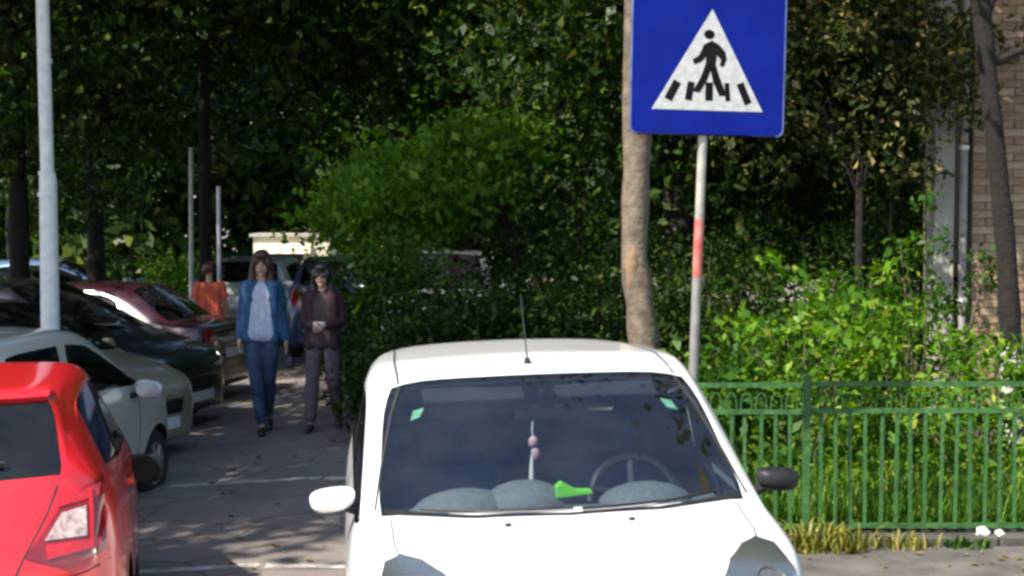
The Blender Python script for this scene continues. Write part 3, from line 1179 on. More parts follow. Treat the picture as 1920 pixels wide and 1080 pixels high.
        top = [q[0] for q in v]
        bot = [q[1] for q in v]
        k = nu + 1
        N = len(top)
        for j in range(nv):
            for i in range(nu):
                f.append((j * k + i, j * k + i + 1, (j + 1) * k + i + 1, (j + 1) * k + i))
        ring = [i for i in range(k)] + [j * k + nu for j in range(1, nv + 1)] + [nv * k + i for i in range(nu - 1, -1, -1)] + [j * k for j in range(nv - 1, 0, -1)]
        rv = [bot[i] for i in ring]
        for a in range(len(ring)):
            b = (a + 1) % len(ring)
            f.append((ring[a], ring[b], N + b, N + a))
        mb = MB().add(top + rv, f)
        return mb.build(name, m, parent or s.root, smooth=True)

    def seam(s, name, axis, pts, w=0.007, m=None, side=1, t=0.0015, parent=None):
        """a thin strip laid along a line on the skin"""
        P = []
        for a, b in zip(pts[:-1], pts[1:]):
            k = max(1, int(math.hypot(b[0] - a[0], b[1] - a[1]) / 0.04))
            P += [(a[0] + (b[0] - a[0]) * i / k, a[1] + (b[1] - a[1]) * i / k) for i in range(k)]
        P.append(pts[-1])
        H = [s.hit(axis, a, b, side) for a, b in P]
        v = []
        for i in range(len(H)):
            p, n = H[i]
            d = H[min(i + 1, len(H) - 1)][0] - H[max(i - 1, 0)][0]
            if d.length < 1e-6:
                d = Vector((0, 0, 1))
            c = n.cross(d.normalized()).normalized() * (w / 2)
            v += [p - c + n * t, p + c + n * t, p + c - n * 0.004, p - c - n * 0.004]
        f = []
        for i in range(len(H) - 1):
            a, b = 4 * i, 4 * i + 4
            for q in range(4):
                f.append((a + q, a + (q + 1) % 4, b + (q + 1) % 4, b + q))
        return MB().add(v, f).build(name, m or M_RUBBER, parent or s.root)

    def mirror(s, sg, pos, m, cap=None, size=(.105, .06, .068)):
        """door mirror: shell, glass on its rearward face, foot"""
        x, y, z = pos
        mb = MB()
        seg, nv = 20, 12
        v, f = [], []
        for j in range(nv + 1):
            t = math.pi * j / nv
            for i in range(seg):
                p = 2 * math.pi * i / seg
                sx = abs(math.cos(p)) ** .7 * (1 if math.cos(p) >= 0 else -1) * math.sin(t) ** .8
                sz = abs(math.sin(p)) ** .7 * (1 if math.sin(p) >= 0 else -1) * math.sin(t) ** .8
                yy = math.cos(t)
                yy = yy if yy > 0 else yy * 0.35
                v.append((sx * size[0] * (1 + .08 * sz), yy * size[1] - .01 * sx * sg, sz * size[2] - 0.01 * sx * sg))
        for j in range(nv):
            for i in range(seg):
                f.append((j * seg + i, (j + 1) * seg + i, (j + 1) * seg + (i + 1) % seg, j * seg + (i + 1) % seg))
        mb.add(v, f)
        o = mb.build("door_mirror", m, s.root, smooth=True)
        o.location = (x * sg, y, z)
        g = MB()
        n = 18
        gy = -size[1] * .35 - .003
        g.add([(0, gy, 0)] + [(math.copysign(abs(math.cos(a)) ** .7, math.cos(a)) * size[0] * .84, gy + .001, math.copysign(abs(math.sin(a)) ** .7, math.sin(a)) * size[2] * .84) for a in [2 * math.pi * q / n for q in range(n)]],
              [(0, 1 + q, 1 + (q + 1) % n) for q in range(n)])
        g.build("mirror_glass", M_CHROME if cap is None else cap, o)
        ft = MB()
        ft.tube([(-sg * size[0] * .6, .0, -.03), (-sg * (size[0] + .05), .0, -.06), (-sg * (size[0] + .10), .01, -.085)], [.022, .024, .03], 8)
        ft.build("mirror_foot", M_BLACK, o, smooth=True)
        return o

    def seat(s, x, y, z=0.0, m=None, rear=False):
        mb = MB()
        w = .23 if not rear else .55
        mb.box((x - w, y - .05, .32), (x + w, y + .42, .48))
        rot = Matrix.Rotation(R(14), 3, 'X')
        mb.box((x - w, y - .16, .40), (x + w, y - .03, .98), rot, (x, y - .1, .42))
        hs = ((x,) if not rear else (x - .32, x + .32))
        for hx in hs:
            mb.box((hx - .12, y - .26, 1.0), (hx + .12, y - .18, 1.17), rot, (hx, y - .22, 1.08))
        return mb.build("seat", m or M_DARKIN, s.root, bevel=0.03)

    def cabin(s, m=None, dash=None):
        c = s.S[s.info["cowl"]]
        hw = s.hw
        y = c[8][1]
        z = c[8][2]
        d = MB()
        prof = [(y - .10, z - .10), (y - .16, z - .055), (y - .42, z - .05), (y - .55, z - .10), (y - .58, z - .36), (y - .35, z - .45)]
        n = len(prof)
        v = []
        for sx in (-1, -.5, 0, .5, 1):
            for (py, pz) in prof:
                v.append((sx * hw * .78, py - .10 * sx * sx, pz - .01 * sx * sx))
        f = [tuple(range(n)), tuple(4 * n + i for i in range(n - 1, -1, -1))]
        for i in range(4):
            for q in range(n):
                f.append((i * n + q, i * n + (q + 1) % n, (i + 1) * n + (q + 1) % n, (i + 1) * n + q))
        d.add(v, f)
        d.build("dashboard", dash or mat("dashboard_vinyl", (0.05, 0.05, 0.048), (0.075, 0.075, 0.07), rough=0.7, scale=40), s.root, smooth=True)
        for x in (-.36, .36):
            s.seat(x, y - 1.15, m=m)
        s.seat(0, s.S[s.info["rr"]][8][1] + .25, m=m, rear=True)

    def wheel_plate(s):
        pass


G_CLEAR = glass("car_glass", (0.60, 0.70, 0.74), 0.975)
G_FRONT = glass("windscreen_glass", (0.66, 0.76, 0.84), 0.975, base=0.07)
G_TINT = glass("tinted_glass", (0.16, 0.18, 0.19), 0.95)
M_LENS = mat("lamp_lens", (0.26, 0.29, 0.27), (0.33, 0.36, 0.34), rough=0.2, coat=1.0, metallic=.85, scale=3)
M_REDLENS = mat("red_lens", (0.15, 0.004, 0.006), (0.22, 0.007, 0.008), rough=0.12, coat=1.0)
M_PLATE = mat("number_plate", (0.6, 0.6, 0.58), (0.7, 0.7, 0.68), rough=0.4)


def head_lamp(car, sg, quad, axis='front', lens=None):
    """lamp bowl behind a clear cover"""
    a = [[(p[0] * sg, p[1]) for p in e] for e in quad]
    o = car.patch("headlight", axis, a, lens or M_LENS, t=0.006, nu=24, nv=14, bulge=0.006)
    return o


def lamp_reflectors(car, sg, spots, parent):
    for (x, z, r) in spots:
        p, n = car.hit('front', x * sg, z)
        mb = MB()
        q = n.to_track_quat('Z', 'Y').to_matrix()
        ring = [p + n * .014 + q @ Vector((math.cos(w) * r, math.sin(w) * r, 0)) for w in [2 * math.pi * k / 18 for k in range(18)]]
        mb.tube(ring, .006, 5, closed=True)
        mb.add([p + n * .016] + [p + n * .012 + q @ Vector((math.cos(w) * r * .9, math.sin(w) * r * .9, 0)) for w in [2 * math.pi * k / 18 for k in range(18)]], [(0, 1 + k, 1 + (k + 1) % 18) for k in range(18)])
        mb.build("lamp_reflector", mat("lamp_bowl", (.05, .055, .055), (.09, .095, .095), rough=.15, coat=1.0), parent)


# ---- the white car in front, facing the camera
WH = (0.135, 6.85, gz(0))
white = Car("white_car", "overexposed white small hatchback facing the camera, parked before the green fence", city_sections(.855), WH, 180 - 6.0, paint("white_paint", (0.80, 0.80, 0.79), dirt=0.03), G_CLEAR, level=3, roll=R(1.6), interior=False, hub=M_ALLOY, front_glass=G_FRONT)
hood_zone = white.patch("cowl_panel", 'top', [[(-.69, .87), (-.35, .985), (0, 1.025), (.35, .985), (.69, .87)], [(-.69, .895), (-.35, 1.01), (0, 1.05), (.35, 1.01), (.69, .895)]], M_BLACK, t=0.004, nu=24, nv=2)
for sg in (-1, 1):
    # bonnet edges, wing seam, roof gutters, pillar gutter
    white.seam("bonnet_seam", 'top', [(.665 * sg, .93), (.66 * sg, 1.2), (.63 * sg, 1.42), (.57 * sg, 1.55)], w=.006)
    white.seam("roof_gutter", 'top', [(.60 * sg, .17), (.598 * sg, .1), (.60 * sg, -.3), (.575 * sg, -1.1)], w=.010)
    white.seam("pillar_gutter", 'top', [(.602 * sg, .17), (.64 * sg, .32), (.69 * sg, .62), (.722 * sg, .86)], w=.010)
    white.seam("door_seam", 'side', [(.80, .90), (.78, .6), (.70, .34)], side=sg)
    white.seam("door_seam", 'side', [(-.33, .96), (-.34, .6), (-.40, .34)], side=sg)
    white.patch("door_handle", 'side', [(-.10, .80), (-.28, .805), (-.28, .775), (-.10, .77)], M_BLACK, t=.025, side=sg, nu=4, nv=2)
    hl = head_lamp(white, sg, [[(.425, .75), (.46, .67), (.56, .645), (.67, .67), (.725, .78)], [(.428, .785), (.455, .86), (.50, .90), (.57, .925), (.64, .932), (.70, .915), (.728, .86)]])
    lamp_reflectors(white, sg, [(.52, .77, .07), (.62, .835, .058)], hl)
    mo = white.mirror(sg, (.885, .72, 1.035), white.paint if sg > 0 else M_BLACK, size=(.088, .06, .048))  # shells differ in colour to stand for the lit and the shaded side
white.patch("grille", 'front', [(-.34, .50), (.34, .50), (.36, .60), (-.36, .60)], M_BLACK, t=.004, nu=10, nv=3)
white.patch("number_plate", 'front', [(-.26, .36), (.26, .36), (.26, .47), (-.26, .47)], M_PLATE, t=.012, nu=6, nv=2)
# wipers lying on the foot of the windscreen
for x0, x1 in ((.55, -.02), (-.05, -.60)):
    pts = []
    for q in range(9):
        t = q / 8
        xx = x0 + (x1 - x0) * t
        p, n = white.hit('top', xx, 1.015 - .36 * abs(xx) ** 2.0 - .012 * t)
        pts.append(p + n * .012)
    MB().tube(pts, [.006] * 9, 6).build("wiper", M_BLACK, white.root)
# washer jets
for xx in (-.22, .24):
    p, n = white.hit('top', xx, 1.12)
    MB().ball(p + n * .004, (.014, .012, .009), 8, 6).build("washer_jet", M_BLACK, white.root, smooth=True)
# roof aerial
p, n = white.hit('top', 0.02, -.05)
MB().tube([p, p + Vector((0, -.02, .02))], [.016, .012], 8).tube([p + Vector((0, -.02, .02)), p + Vector((0.01, -.12, .30))], [.004, .002], 6).build("aerial", M_BLACK, white.root)

# cabin of the white car
M_SEAT = mat("seat_navy", (0.05, 0.06, 0.12), (0.08, 0.095, 0.17), rough=0.9, scale=25)
M_DASH = mat("dash_grey", (0.10, 0.11, 0.10), (0.15, 0.155, 0.14), rough=0.75, scale=40)
white.cabin(m=M_SEAT, dash=M_DASH)
# instrument hoods on the dashboard, an extra crown in the middle
for nm, xx, ww, hh in (("instrument_hood", -.37, .20, .095), ("dash_pad", .36, .22, .10), ("dash_pad", .12, .19, .125)):
    mb = MB()
    mb.ball((xx, .60, .93), (ww, .14, hh), 18, 10)
    mb.build(nm, M_DASH, white.root, smooth=True)
st = MB()
c = Vector((-.36, .42, .915))
tilt = Matrix.Rotation(R(-62), 3, 'X')
ring = [c + tilt @ Vector((math.cos(w) * .185, math.sin(w) * .185, 0)) for w in [2 * math.pi * q / 32 for q in range(32)]]
st.tube(ring, .021, 8, closed=True)
for a in (R(200), R(340), R(270)):
    st.tube([c + tilt @ Vector((0, 0, -.02)), c + tilt @ Vector((math.cos(a) * .18, math.sin(a) * .18, 0))], [.03, .018], 6)
st.ball(c + tilt @ Vector((0, 0, -.01)), (.07, .05, .06), 12, 8)
st.build("steering_wheel", M_BLACK, white.root, smooth=True)
# folded sun visors
for sg in (-1, 1):
    MB().box((.07 if sg > 0 else -.50, .10, 1.345), (.50 if sg > 0 else -.07, .25, 1.362), Matrix.Rotation(R(-16), 3, 'X')).build("sun_visor", mat("visor_grey", (.012, .012, .013), (.02, .019, .02), rough=.9), white.root, bevel=.006)
# mirror and what hangs from it
mb = MB()
mb.box((-.11, .20, 1.245), (.11, .225, 1.305))
o = mb.build("rear_view_mirror", M_BLACK, white.root, bevel=.008)
MB().tube([(0, .215, 1.30), (0, .26, 1.37)], .010, 6).build("mirror_stalk", M_BLACK, o)
pend = empty("hanging_ornament", (0, 0, 0))
tag(pend, "pink charm with pale tassel hanging behind the white car's windscreen", "ornament")
pend.parent = None
pend.matrix_world = white.root.matrix_world.copy()
bpy.context.view_layer.update()
W4 = white.root.matrix_world.copy()
pend.location = W4 @ Vector((0.035, .215, 1.245))
mb = MB()
mb.tube([(0, 0, 0), (.004, 0, -.05), (0, 0, -.09)], .004, 5)
mb.build("string", mat("pale_string", (.5, .55, .5), (.6, .65, .6)), pend)
mb = MB()
mb.ball((0, 0, -.10), (.022, .018, .028), 10, 8)
mb.ball((-.008, 0, -.15), (.020, .016, .032), 10, 8)
mb.build("charm", mat("pink_charm", (.5, .25, .27), (.6, .32, .33), rough=.5), pend, smooth=True)
mb = MB()
mb.tube([(.004, 0, -.13), (.010, 0, -.2), (.012, 0, -.27)], [.005, .009, .012], 7)
mb.build("tassel", mat("pale_tassel", (.55, .6, .5), (.7, .72, .62), rough=.8), pend)
# lime packet on the dashboard
pk = MB()
pk.prism([(-.085, 0), (.065, 0), (.06, .045), (.035, .06), (-.02, .022), (-.08, .015)], -.03, .03)
o = pk.build("lime_packet", mat("lime_card", (.16, .62, .02), (.22, .72, .04), rough=.5), None, bevel=.006)
o.location = W4 @ Vector((-.06, .66, .995))
o.rotation_euler = (0, R(6), R(185))
tag(o, "bright lime green packet lying on the white car's dashboard", "packet")
# small teal marks inside the upper corners of the windscreen
M_TEAL = mat("teal_mark", (.03, .12, .08), (.08, .22, .15), rough=.6, scale=30)
for sg in (-1, 1):
    p = [(sg * .50, .30), (sg * .545, .31), (sg * .56, .37), (sg * .52, .355)]
    white.patch("windscreen_mark", 'top', [[p[0], p[1]], [p[3], p[2]]], M_TEAL, t=-.003, nu=3, nv=3)

# ---- the red hatchback, tail to the camera
RED = paint("red_paint", (0.58, 0.008, 0.012), dirt=0.02)
red = Car("red_car", "glossy red hatchback seen from its tail at the bottom corner beside the street", scale_sections(*hatch_sections(.86), sy=.95), (-2.74, 7.78, gz(-2.7)), -12.8, RED, G_TINT, level=3, roll=R(-2.5), pitch=R(-1.6), rear_glass=glass("rear_glass", (0.42, 0.45, 0.45), .965), hub=M_ALLOY)
for sg in (-1, 1):
    # tail lamp: dark red housing with a clear wedge
    tl = red.patch("tail_light", 'rear', [[(.47 * sg, .79), (.62 * sg, .74), (.775 * sg, .78)], [(.60 * sg, .96), (.70 * sg, 1.03), (.765 * sg, 1.05)]], M_REDLENS, t=.010, nu=14, nv=10, bulge=.008)
    red.patch("reversing_lamp", 'rear', [[(.545 * sg, .845), (.70 * sg, .845)], [(.61 * sg, .94), (.70 * sg, .955)]], mat("clear_lens", (.26, .17, .15), (.55, .46, .43), rough=.15, coat=1.0, scale=45), t=.021, nu=8, nv=6, parent=tl)
    red.patch("brake_lamp", 'rear', [[(.60 * sg, .965), (.745 * sg, .985)], [(.66 * sg, 1.01), (.75 * sg, 1.03)]], mat("brake_lens", (.40, .01, .012), (.5, .02, .02), rough=.15, coat=1.0, scale=50), t=.018, nu=6, nv=4, parent=tl)
    red.patch("fog_lens", 'rear', [[(.55 * sg, .775), (.75 * sg, .80)], [(.55 * sg, .83), (.75 * sg, .83)]], MATS["brake_lens"], t=.018, nu=6, nv=4, parent=tl)
    red.seam("lamp_edge", 'rear', [(.715 * sg, .80), (.72 * sg, .92), (.715 * sg, 1.02)], w=.012, m=MATS["brake_lens"], t=.024, parent=tl)
    red.seam("tailgate_seam", 'rear', [(.60 * sg, 1.05), (.56 * sg, .95), (.46 * sg, .78), (.40 * sg, .66), (.38 * sg, .56)], w=.008)
    red.seam("bumper_seam", 'rear', [(.40 * sg, .67), (.55 * sg, .685), (.70 * sg, .71), (.79 * sg, .74)], w=.007)
    red.seam("door_seam", 'side', [(-.42, .97), (-.42, .7), (-.50, .36)], side=sg)
    red.seam("door_seam", 'side', [(.85, .93), (.83, .6), (.74, .36)], side=sg)
    red.seam("waist_crease", 'side', [(.9, .83), (0, .86), (-.9, .89), (-1.5, .92)], w=.010, m=RED, side=sg, t=.006)
    red.patch("door_handle", 'side', [(-.18, .86), (-.36, .865), (-.36, .835), (-.18, .83)], RED, t=.028, side=sg, nu=4, nv=2)
    red.patch("fuel_flap", 'side', [(-1.05, .84), (-1.20, .85), (-1.20, .72), (-1.05, .71)], RED, t=.003, side=sg, nu=3, nv=3) if sg > 0 else None
    red.mirror(sg, (.91, .62, .775), M_BLACK, cap=mat("dim_mirror", (.008, .010, .009), (.014, .017, .015), rough=.12, spec=.08), size=(.10, .075, .08))
red.patch("spoiler", 'rear', [[(-.56, 1.372), (0, 1.388), (.56, 1.372)], [(-.56, 1.40), (0, 1.424), (.56, 1.40)]], RED, t=.022, nu=16, nv=3)
red.patch("number_plate", 'rear', [(-.26, .60), (.26, .60), (.26, .71), (-.26, .71)], M_PLATE, t=.012, nu=6, nv=2)
pts = [red.hit('rear', xx, 1.13 + .02 * (1 - abs(xx))) for xx in [q * .05 for q in range(-2, 9)]]
MB().tube([p + n * .02 for p, n in pts], .009, 6).build("rear_wiper", M_BLACK, red.root)
# papers on its parcel shelf
M_SHELF = mat("shelf_clutter", (.10, .16, .16), (.32, .36, .36), rough=.8, scale=14)
MB().box((-.5, -1.55, .98), (.5, -1.2, 1.0)).build("parcel_shelf", M_DARKIN, red.root)
MB().box((.10, -1.50, 1.003), (.32, -1.3, 1.06)).build("shelf_cloth", M_SHELF, red.root, bevel=.015)

# ---- the parking row
SILVER = paint("silver_paint", (0.52, 0.51, 0.44), rough=.3, metallic=.15)
silver = Car("silver_car", "small dusty silver car standing just beyond the red hatchback", scale_sections(*city_sections(.78), sy=.98), (-3.78, 11.45, gz(-3.8)), 10.0, SILVER, G_CLEAR, pillar=SILVER, group="cars parked in the row beside the street")
for sg in (-1, 1):
    silver.mirror(sg, (.90, .66, .93), paint("mirror_silver", (.42, .46, .52), metallic=.2), size=(.11, .07, .07))
    silver.seam("door_seam", 'side', [(-.33, .98), (-.34, .6), (-.40, .34)], side=sg)
    silver.seam("door_seam", 'side', [(.80, .92), (.78, .6), (.70, .34)], side=sg)
    silver.patch("door_handle", 'side', [(-.10, .82), (-.28, .825), (-.28, .79), (-.10, .785)], M_BLACK, t=.025, side=sg, nu=4, nv=2)
    silver.patch("tail_light", 'rear', [(.56 * sg, .72), (.66 * sg, .74), (.66 * sg, .93), (.58 * sg, .93)], M_REDLENS, t=.01)

OLIVE = paint("olive_paint", (0.30, 0.26, 0.17), rough=.35, metallic=.15)
olive = Car("olive_car", "tan olive hatchback with its nose poking out behind the silver car", hatch_sections(.82), (-4.95, 14.75, gz(-4.5)), 112.0, OLIVE, G_TINT, group="cars parked in the row beside the street")
BLACK = paint("black_paint", (0.008, 0.008, 0.010), dirt=.03)
black = Car("black_car", "tall black car parked nose-out between the olive hatchback and the maroon saloon", scale_sections(*hatch_sections(.86), sz=1.06, sy=1.04), (-5.15, 16.8, gz(-4.6)), 108.0, BLACK, G_TINT, group="cars parked in the row beside the street")
MAROON = paint("maroon_paint", (0.035, 0.006, 0.012), dirt=.04)
maroon = Car("maroon_car", "dark maroon saloon with chrome-edged side windows, tail towards the street", sedan_sections(.86), (-5.45, 19.0, gz(-5)), -79.0, MAROON, G_TINT, group="cars parked in the row beside the street")


def front_kit(car, hx=.60, hz=.70, w=.14, h=.09):
    for sg in (-1, 1):
        head_lamp(car, sg, [[(hx - w * .6, hz - h * .7), (hx + w * .7, hz - h * .2)], [(hx - w * .3, hz + h * .5), (hx + w * .85, hz + h)]])
        car.patch("fog_lamp", 'front', [(sg * (hx - .06), .34), (sg * (hx + .04), .34), (sg * (hx + .04), .40), (sg * (hx - .06), .40)], M_LENS, t=.006, nu=3, nv=3)
    car.patch("grille", 'front', [(-.32, .46), (.32, .46), (.34, .58), (-.34, .58)], M_BLACK, t=.004, nu=8, nv=3)
    car.seam("grille_bar", 'front', [(-.33, .585), (0, .60), (.33, .585)], w=.018, m=M_CHROME, t=.008)
    car.patch("number_plate", 'front', [(-.26, .33), (.26, .33), (.26, .43), (-.26, .43)], M_PLATE, t=.012, nu=6, nv=2)


def rear_kit(car, z=.80, hx=.62, w=.12, h=.12, plate=.62):
    for sg in (-1, 1):
        car.patch("tail_light", 'rear', [(sg * (hx - w), z - h * .6), (sg * (hx + w * .6), z - h * .5), (sg * (hx + w * .5), z + h), (sg * (hx - w * .6), z + h)], M_REDLENS, t=.01)
    car.patch("number_plate", 'rear', [(-.26, plate - .05), (.26, plate - .05), (.26, plate + .06), (-.26, plate + .06)], M_PLATE, t=.012, nu=6, nv=2)


def side_kit(car, m, my=.66, mz=.98, mx=.95):
    for sg in (-1, 1):
        car.mirror(sg, (mx, my, mz), m)
        car.seam("door_seam", 'side', [(-.42, .95), (-.42, .7), (-.48, .36)], side=sg)
        car.seam("door_seam", 'side', [(.84, .90), (.82, .6), (.74, .36)], side=sg)
        car.patch("door_handle", 'side', [(-.18, .82), (-.36, .825), (-.36, .795), (-.18, .79)], m, t=.028, side=sg, nu=4, nv=2)


front_kit(olive)
side_kit(olive, OLIVE)
front_kit(black, hz=.74)
side_kit(black, BLACK)
for sg in (-1, 1):
    # chrome frame around the side windows
    maroon.seam("window_chrome", 'side', [(.70, .945), (.45, 1.12), (.1, 1.30), (-.4, 1.352), (-.8, 1.335), (-1.02, 1.25), (-1.12, 1.05), (-1.08, .985), (-.5, .955), (.3, .93), (.70, .925)], w=.022, m=M_CHROME, side=sg, t=.006)
rear_kit(maroon, z=.80)
side_kit(maroon, MAROON, my=.62, mz=.95)
maroon.seam("boot_trim", 'rear', [(-.55, .90), (0, .91), (.55, .90)], w=.02, m=M_CHROME, t=.006)

# ---- cars farther down the street
BLUE = paint("blue_paint", (0.012, 0.028, 0.09), dirt=.04)
blue = Car("blue_car", "dark blue car seen from behind beyond the two walking women", hatch_sections(.84), (-2.55, 24.2, gz(-2.5)), -4, BLUE, G_TINT, group="cars farther down the street", rear_glass=glass("sky_glass", (.2, .25, .3), .8))
rear_kit(blue, z=.88, hx=.66, w=.15, h=.16)
side_kit(blue, BLUE)
WHITE2 = paint("cream_white_paint", (0.34, 0.34, 0.31))
whi = Car("white_hatchback", "off-white hatchback behind the woman in denim, far down the street", hatch_sections(.84), (-4.4, 27.6, gz(-4.7)), 2, WHITE2, G_TINT, group="cars farther down the street")
rear_kit(whi, z=.9, plate=.80)
side_kit(whi, WHITE2)
PALEB = paint("pale_blue_paint", (0.10, 0.17, 0.30), metallic=.3)
pb = Car("pale_blue_car", "pale blue saloon standing broadside at the far end beside the lamp post", sedan_sections(.86), (-7.9, 27.5, gz(-7)), 84, PALEB, G_TINT, group="cars farther down the street")
side_kit(pb, PALEB)
front_kit(pb)
GREY = paint("grey_paint", (0.22, 0.24, 0.26), metallic=.4)
gc = Car("grey_car", "grey car half hidden behind the bushes in the middle", hatch_sections(.84), (-1.0, 21.6, .06), 182, GREY, G_TINT, group="cars farther down the street")
front_kit(gc)
side_kit(gc, GREY)
GREEN = paint("grey_green_paint", (0.10, 0.12, 0.10), metallic=.3)
gg = Car("grey_green_car", "grey green saloon broadside behind the maroon saloon", sedan_sections(.85), (-6.9, 23.0, gz(-6)), 96, GREEN, G_TINT, group="cars farther down the street")
side_kit(gg, GREEN)
front_kit(gg)
DARK = paint("charcoal_paint", (0.015, 0.016, 0.02), dirt=.05)
dk = Car("charcoal_car", "charcoal car at the picture edge behind the lamp post", hatch_sections(.84), (-7.2, 17.6, gz(-7)), 104, DARK, G_TINT, group="cars parked in the row beside the street")
side_kit(dk, DARK)
front_kit(dk)


# ------------------------------------------------------------------ people
def hand(mb, wrist, d, side, curl=.35):
    """palm, four unequal fingers and a thumb that leaves the palm's side"""
    w, d = Vector(wrist), Vector(d).normalized()
    ax = Vector((side, 0, 0))
    ax = (ax - d * ax.dot(d)).normalized()
    fw = d.cross(ax)
    if fw.y > 0:
        fw = -fw                                     # palm bends forward
    pc = w + d * .045
    mb.ball(pc, (.022, .034, .045), 10, 8)
    for q, ln in enumerate((.062, .072, .068, .052)):
        o = fw * ((1.5 - q) * .017)
        a = w + d * .08 + o
        b = a + d * ln * .55 - ax * ln * curl * .25
        c = b + d * ln * .4 - ax * ln * curl * .6
        capsule(mb, a, b, .0085, .008, 6)
        capsule(mb, b, c, .008, .007, 6)
    a = w + d * .03 + fw * .026
    b = a + d * .025 + fw * .02 - ax * .008
    c = b + d * .03 + fw * .004
    capsule(mb, a, b, .0105, .009, 6)
    capsule(mb, b, c, .009, .008, 6)


def person(loc, rz, label, J, k, cloth, hair_long=True, top_hair=.0):
    """J: joints for a 1.70 m figure facing -y (x towards the picture's right); k scales it"""
    root = empty("person", loc, rz=rz)
    root.scale = (k, k, k)
    tag(root, label, "person")
    b = MB()
    hips, chest, neck, head = (Vector(J[q]) for q in ("hips", "chest", "neck", "head"))
    # trunk
    b.ball(hips, (.15, .105, .12), 14, 10)
    capsule(b, hips + Vector((0, 0, .05)), chest - Vector((0, 0, .12)), .105, .11)
    b.ball(chest, (.145, .10, .16), 14, 10)
    b.ball(chest + Vector((0, -.012, -.02)), (.12, .085, .09), 12, 8)
    capsule(b, chest + Vector((0, .01, .10)), neck, .06, .05)
    capsule(b, neck, head - Vector((0, 0, .05)), .048, .046)
    # head: skull, face, jaw, nose, ears
    b.ball(head + Vector((0, .012, .02)), (.074, .092, .098), 16, 12)
    b.ball(head + Vector((0, -.028, -.045)), (.056, .060, .068), 14, 10)
    b.ball(head + Vector((0, -.082, -.098)), (.022, .018, .018), 8, 6)
    capsule(b, head + Vector((0, -.09, .0)), head + Vector((0, -.108, -.035)), .010, .013, 8)
    for sg in (-1, 1):
        b.ball(head + Vector((sg * .076, .01, -.02)), (.010, .018, .030), 8, 6)
        s_, e_, w_ = (Vector(J[q][0 if sg < 0 else 1]) for q in ("shoulder", "elbow", "wrist"))
        capsule(b, chest + Vector((sg * .08, 0, .09)), s_, .055, .052)
        capsule(b, s_, e_, .047, .038)
        capsule(b, e_, w_, .038, .024)
        hand(b, w_, (w_ - e_), sg)
        hp_, kn, an = (Vector(J[q][0 if sg < 0 else 1]) for q in ("hip", "knee", "ankle"))
        capsule(b, hp_, kn, .082, .055)
        capsule(b, kn, kn.lerp(an, .4) + Vector((0, .015, 0)), .052, .05)
        capsule(b, kn.lerp(an, .4) + Vector((0, .015, 0)), an, .05, .034)
        toe = Vector(J["toe"][0 if sg < 0 else 1])
        capsule(b, an + Vector((0, .02, -.04)), toe, .034, .028)
    baked("body", b, M_SKIN, root, voxel=.0075, smooth_it=2)
    # trousers
    t = MB()
    t.ball(hips, (.152, .112, .12), 14, 10)
    for i, sg in ((0, -1), (1, 1)):
        hp_, kn, an = (Vector(J[q][i]) for q in ("hip", "knee", "ankle"))
        capsule(t, hp_, kn, .088, cloth.get("knee", .066), 12)
        capsule(t, kn, kn.lerp(an, .45) + Vector((0, .012, 0)), cloth.get("knee", .066), cloth.get("calf", .062), 12)
        capsule(t, kn.lerp(an, .45) + Vector((0, .012, 0)), an + (kn - an) * .12, cloth.get("calf", .062), cloth.get("cuff", .050), 12)
    baked("trousers", t, cloth["trousers"], root, voxel=.011, smooth_it=3)
    # shoes
    for i in (0, 1):
        an, toe = Vector(J["ankle"][i]), Vector(J["toe"][i])
        s = MB()
        capsule(s, an + Vector((0, .028, -.045)), an.lerp(toe, .5) + Vector((0, 0, -.018)), .042, .042)
        capsule(s, an.lerp(toe, .5) + Vector((0, 0, -.018)), toe + Vector((0, -.01, -.004)), .042, .032)
        baked("shoe", s, cloth["shoes"], root, voxel=.011, smooth_it=2)
    # shirt
    s = MB()
    s.ball(chest + Vector((0, -.005, .0)), (.155, .112, .165), 14, 10)
    for dx in (-.075, -.025, .025, .075):
        capsule(s, chest + Vector((dx, -.022, .06)), hips + Vector((dx * 1.15, -.030, cloth.get("hem", .0))), .088, .092, 12)
        capsule(s, chest + Vector((dx, .02, .06)), hips + Vector((dx * 1.15, .02, cloth.get("hem", .0))), .088, .098, 12)
    if cloth.get("sleeves"):
        for i in (0, 1):
            s_, e_ = Vector(J["shoulder"][i]), Vector(J["elbow"][i])
            capsule(s, s_, s_.lerp(e_, .6), .062, .058)
    baked("shirt", s, cloth["shirt"], root, voxel=.011, smooth_it=3)
    # open jacket: two fronts, back, sleeves
    if cloth.get("jacket"):
        s = MB()
        low = hips + Vector((0, 0, cloth.get("jlen", -.02)))
        for i, sg in ((0, -1), (1, 1)):
            s_, e_, w_ = (Vector(J[q][i]) for q in ("shoulder", "elbow", "wrist"))
            for dx, dy, r_ in ((.105, -.056, .062), (.122, .015, .066), (.070, .060, .068)):
                capsule(s, chest + Vector((sg * dx * .95, dy, .10)), Vector((low.x + sg * dx * 1.12, low.y + dy * 1.1, low.z)), r_, r_ * .86, 12)
            capsule(s, chest + Vector((sg * .06, .02, .12)), s_, .052, .058)
            capsule(s, s_, e_, .057, .047)
            capsule(s, e_, w_ + (e_ - w_) * .06, .050, .042)
            capsule(s, chest + Vector((sg * .045, -.05, .15)), chest + Vector((sg * .085, -.095, .02)), .020, .018)
        baked("jacket", s, cloth["jacket"], root, voxel=.011, smooth_it=3)
    # hair
    h = MB()
    h.ball(head + Vector((0, .020, .036)), (.090, .104, .098), 16, 12)
    h.ball(head + Vector((.0, -.045, .075)), (.068, .052, .038), 12, 8)
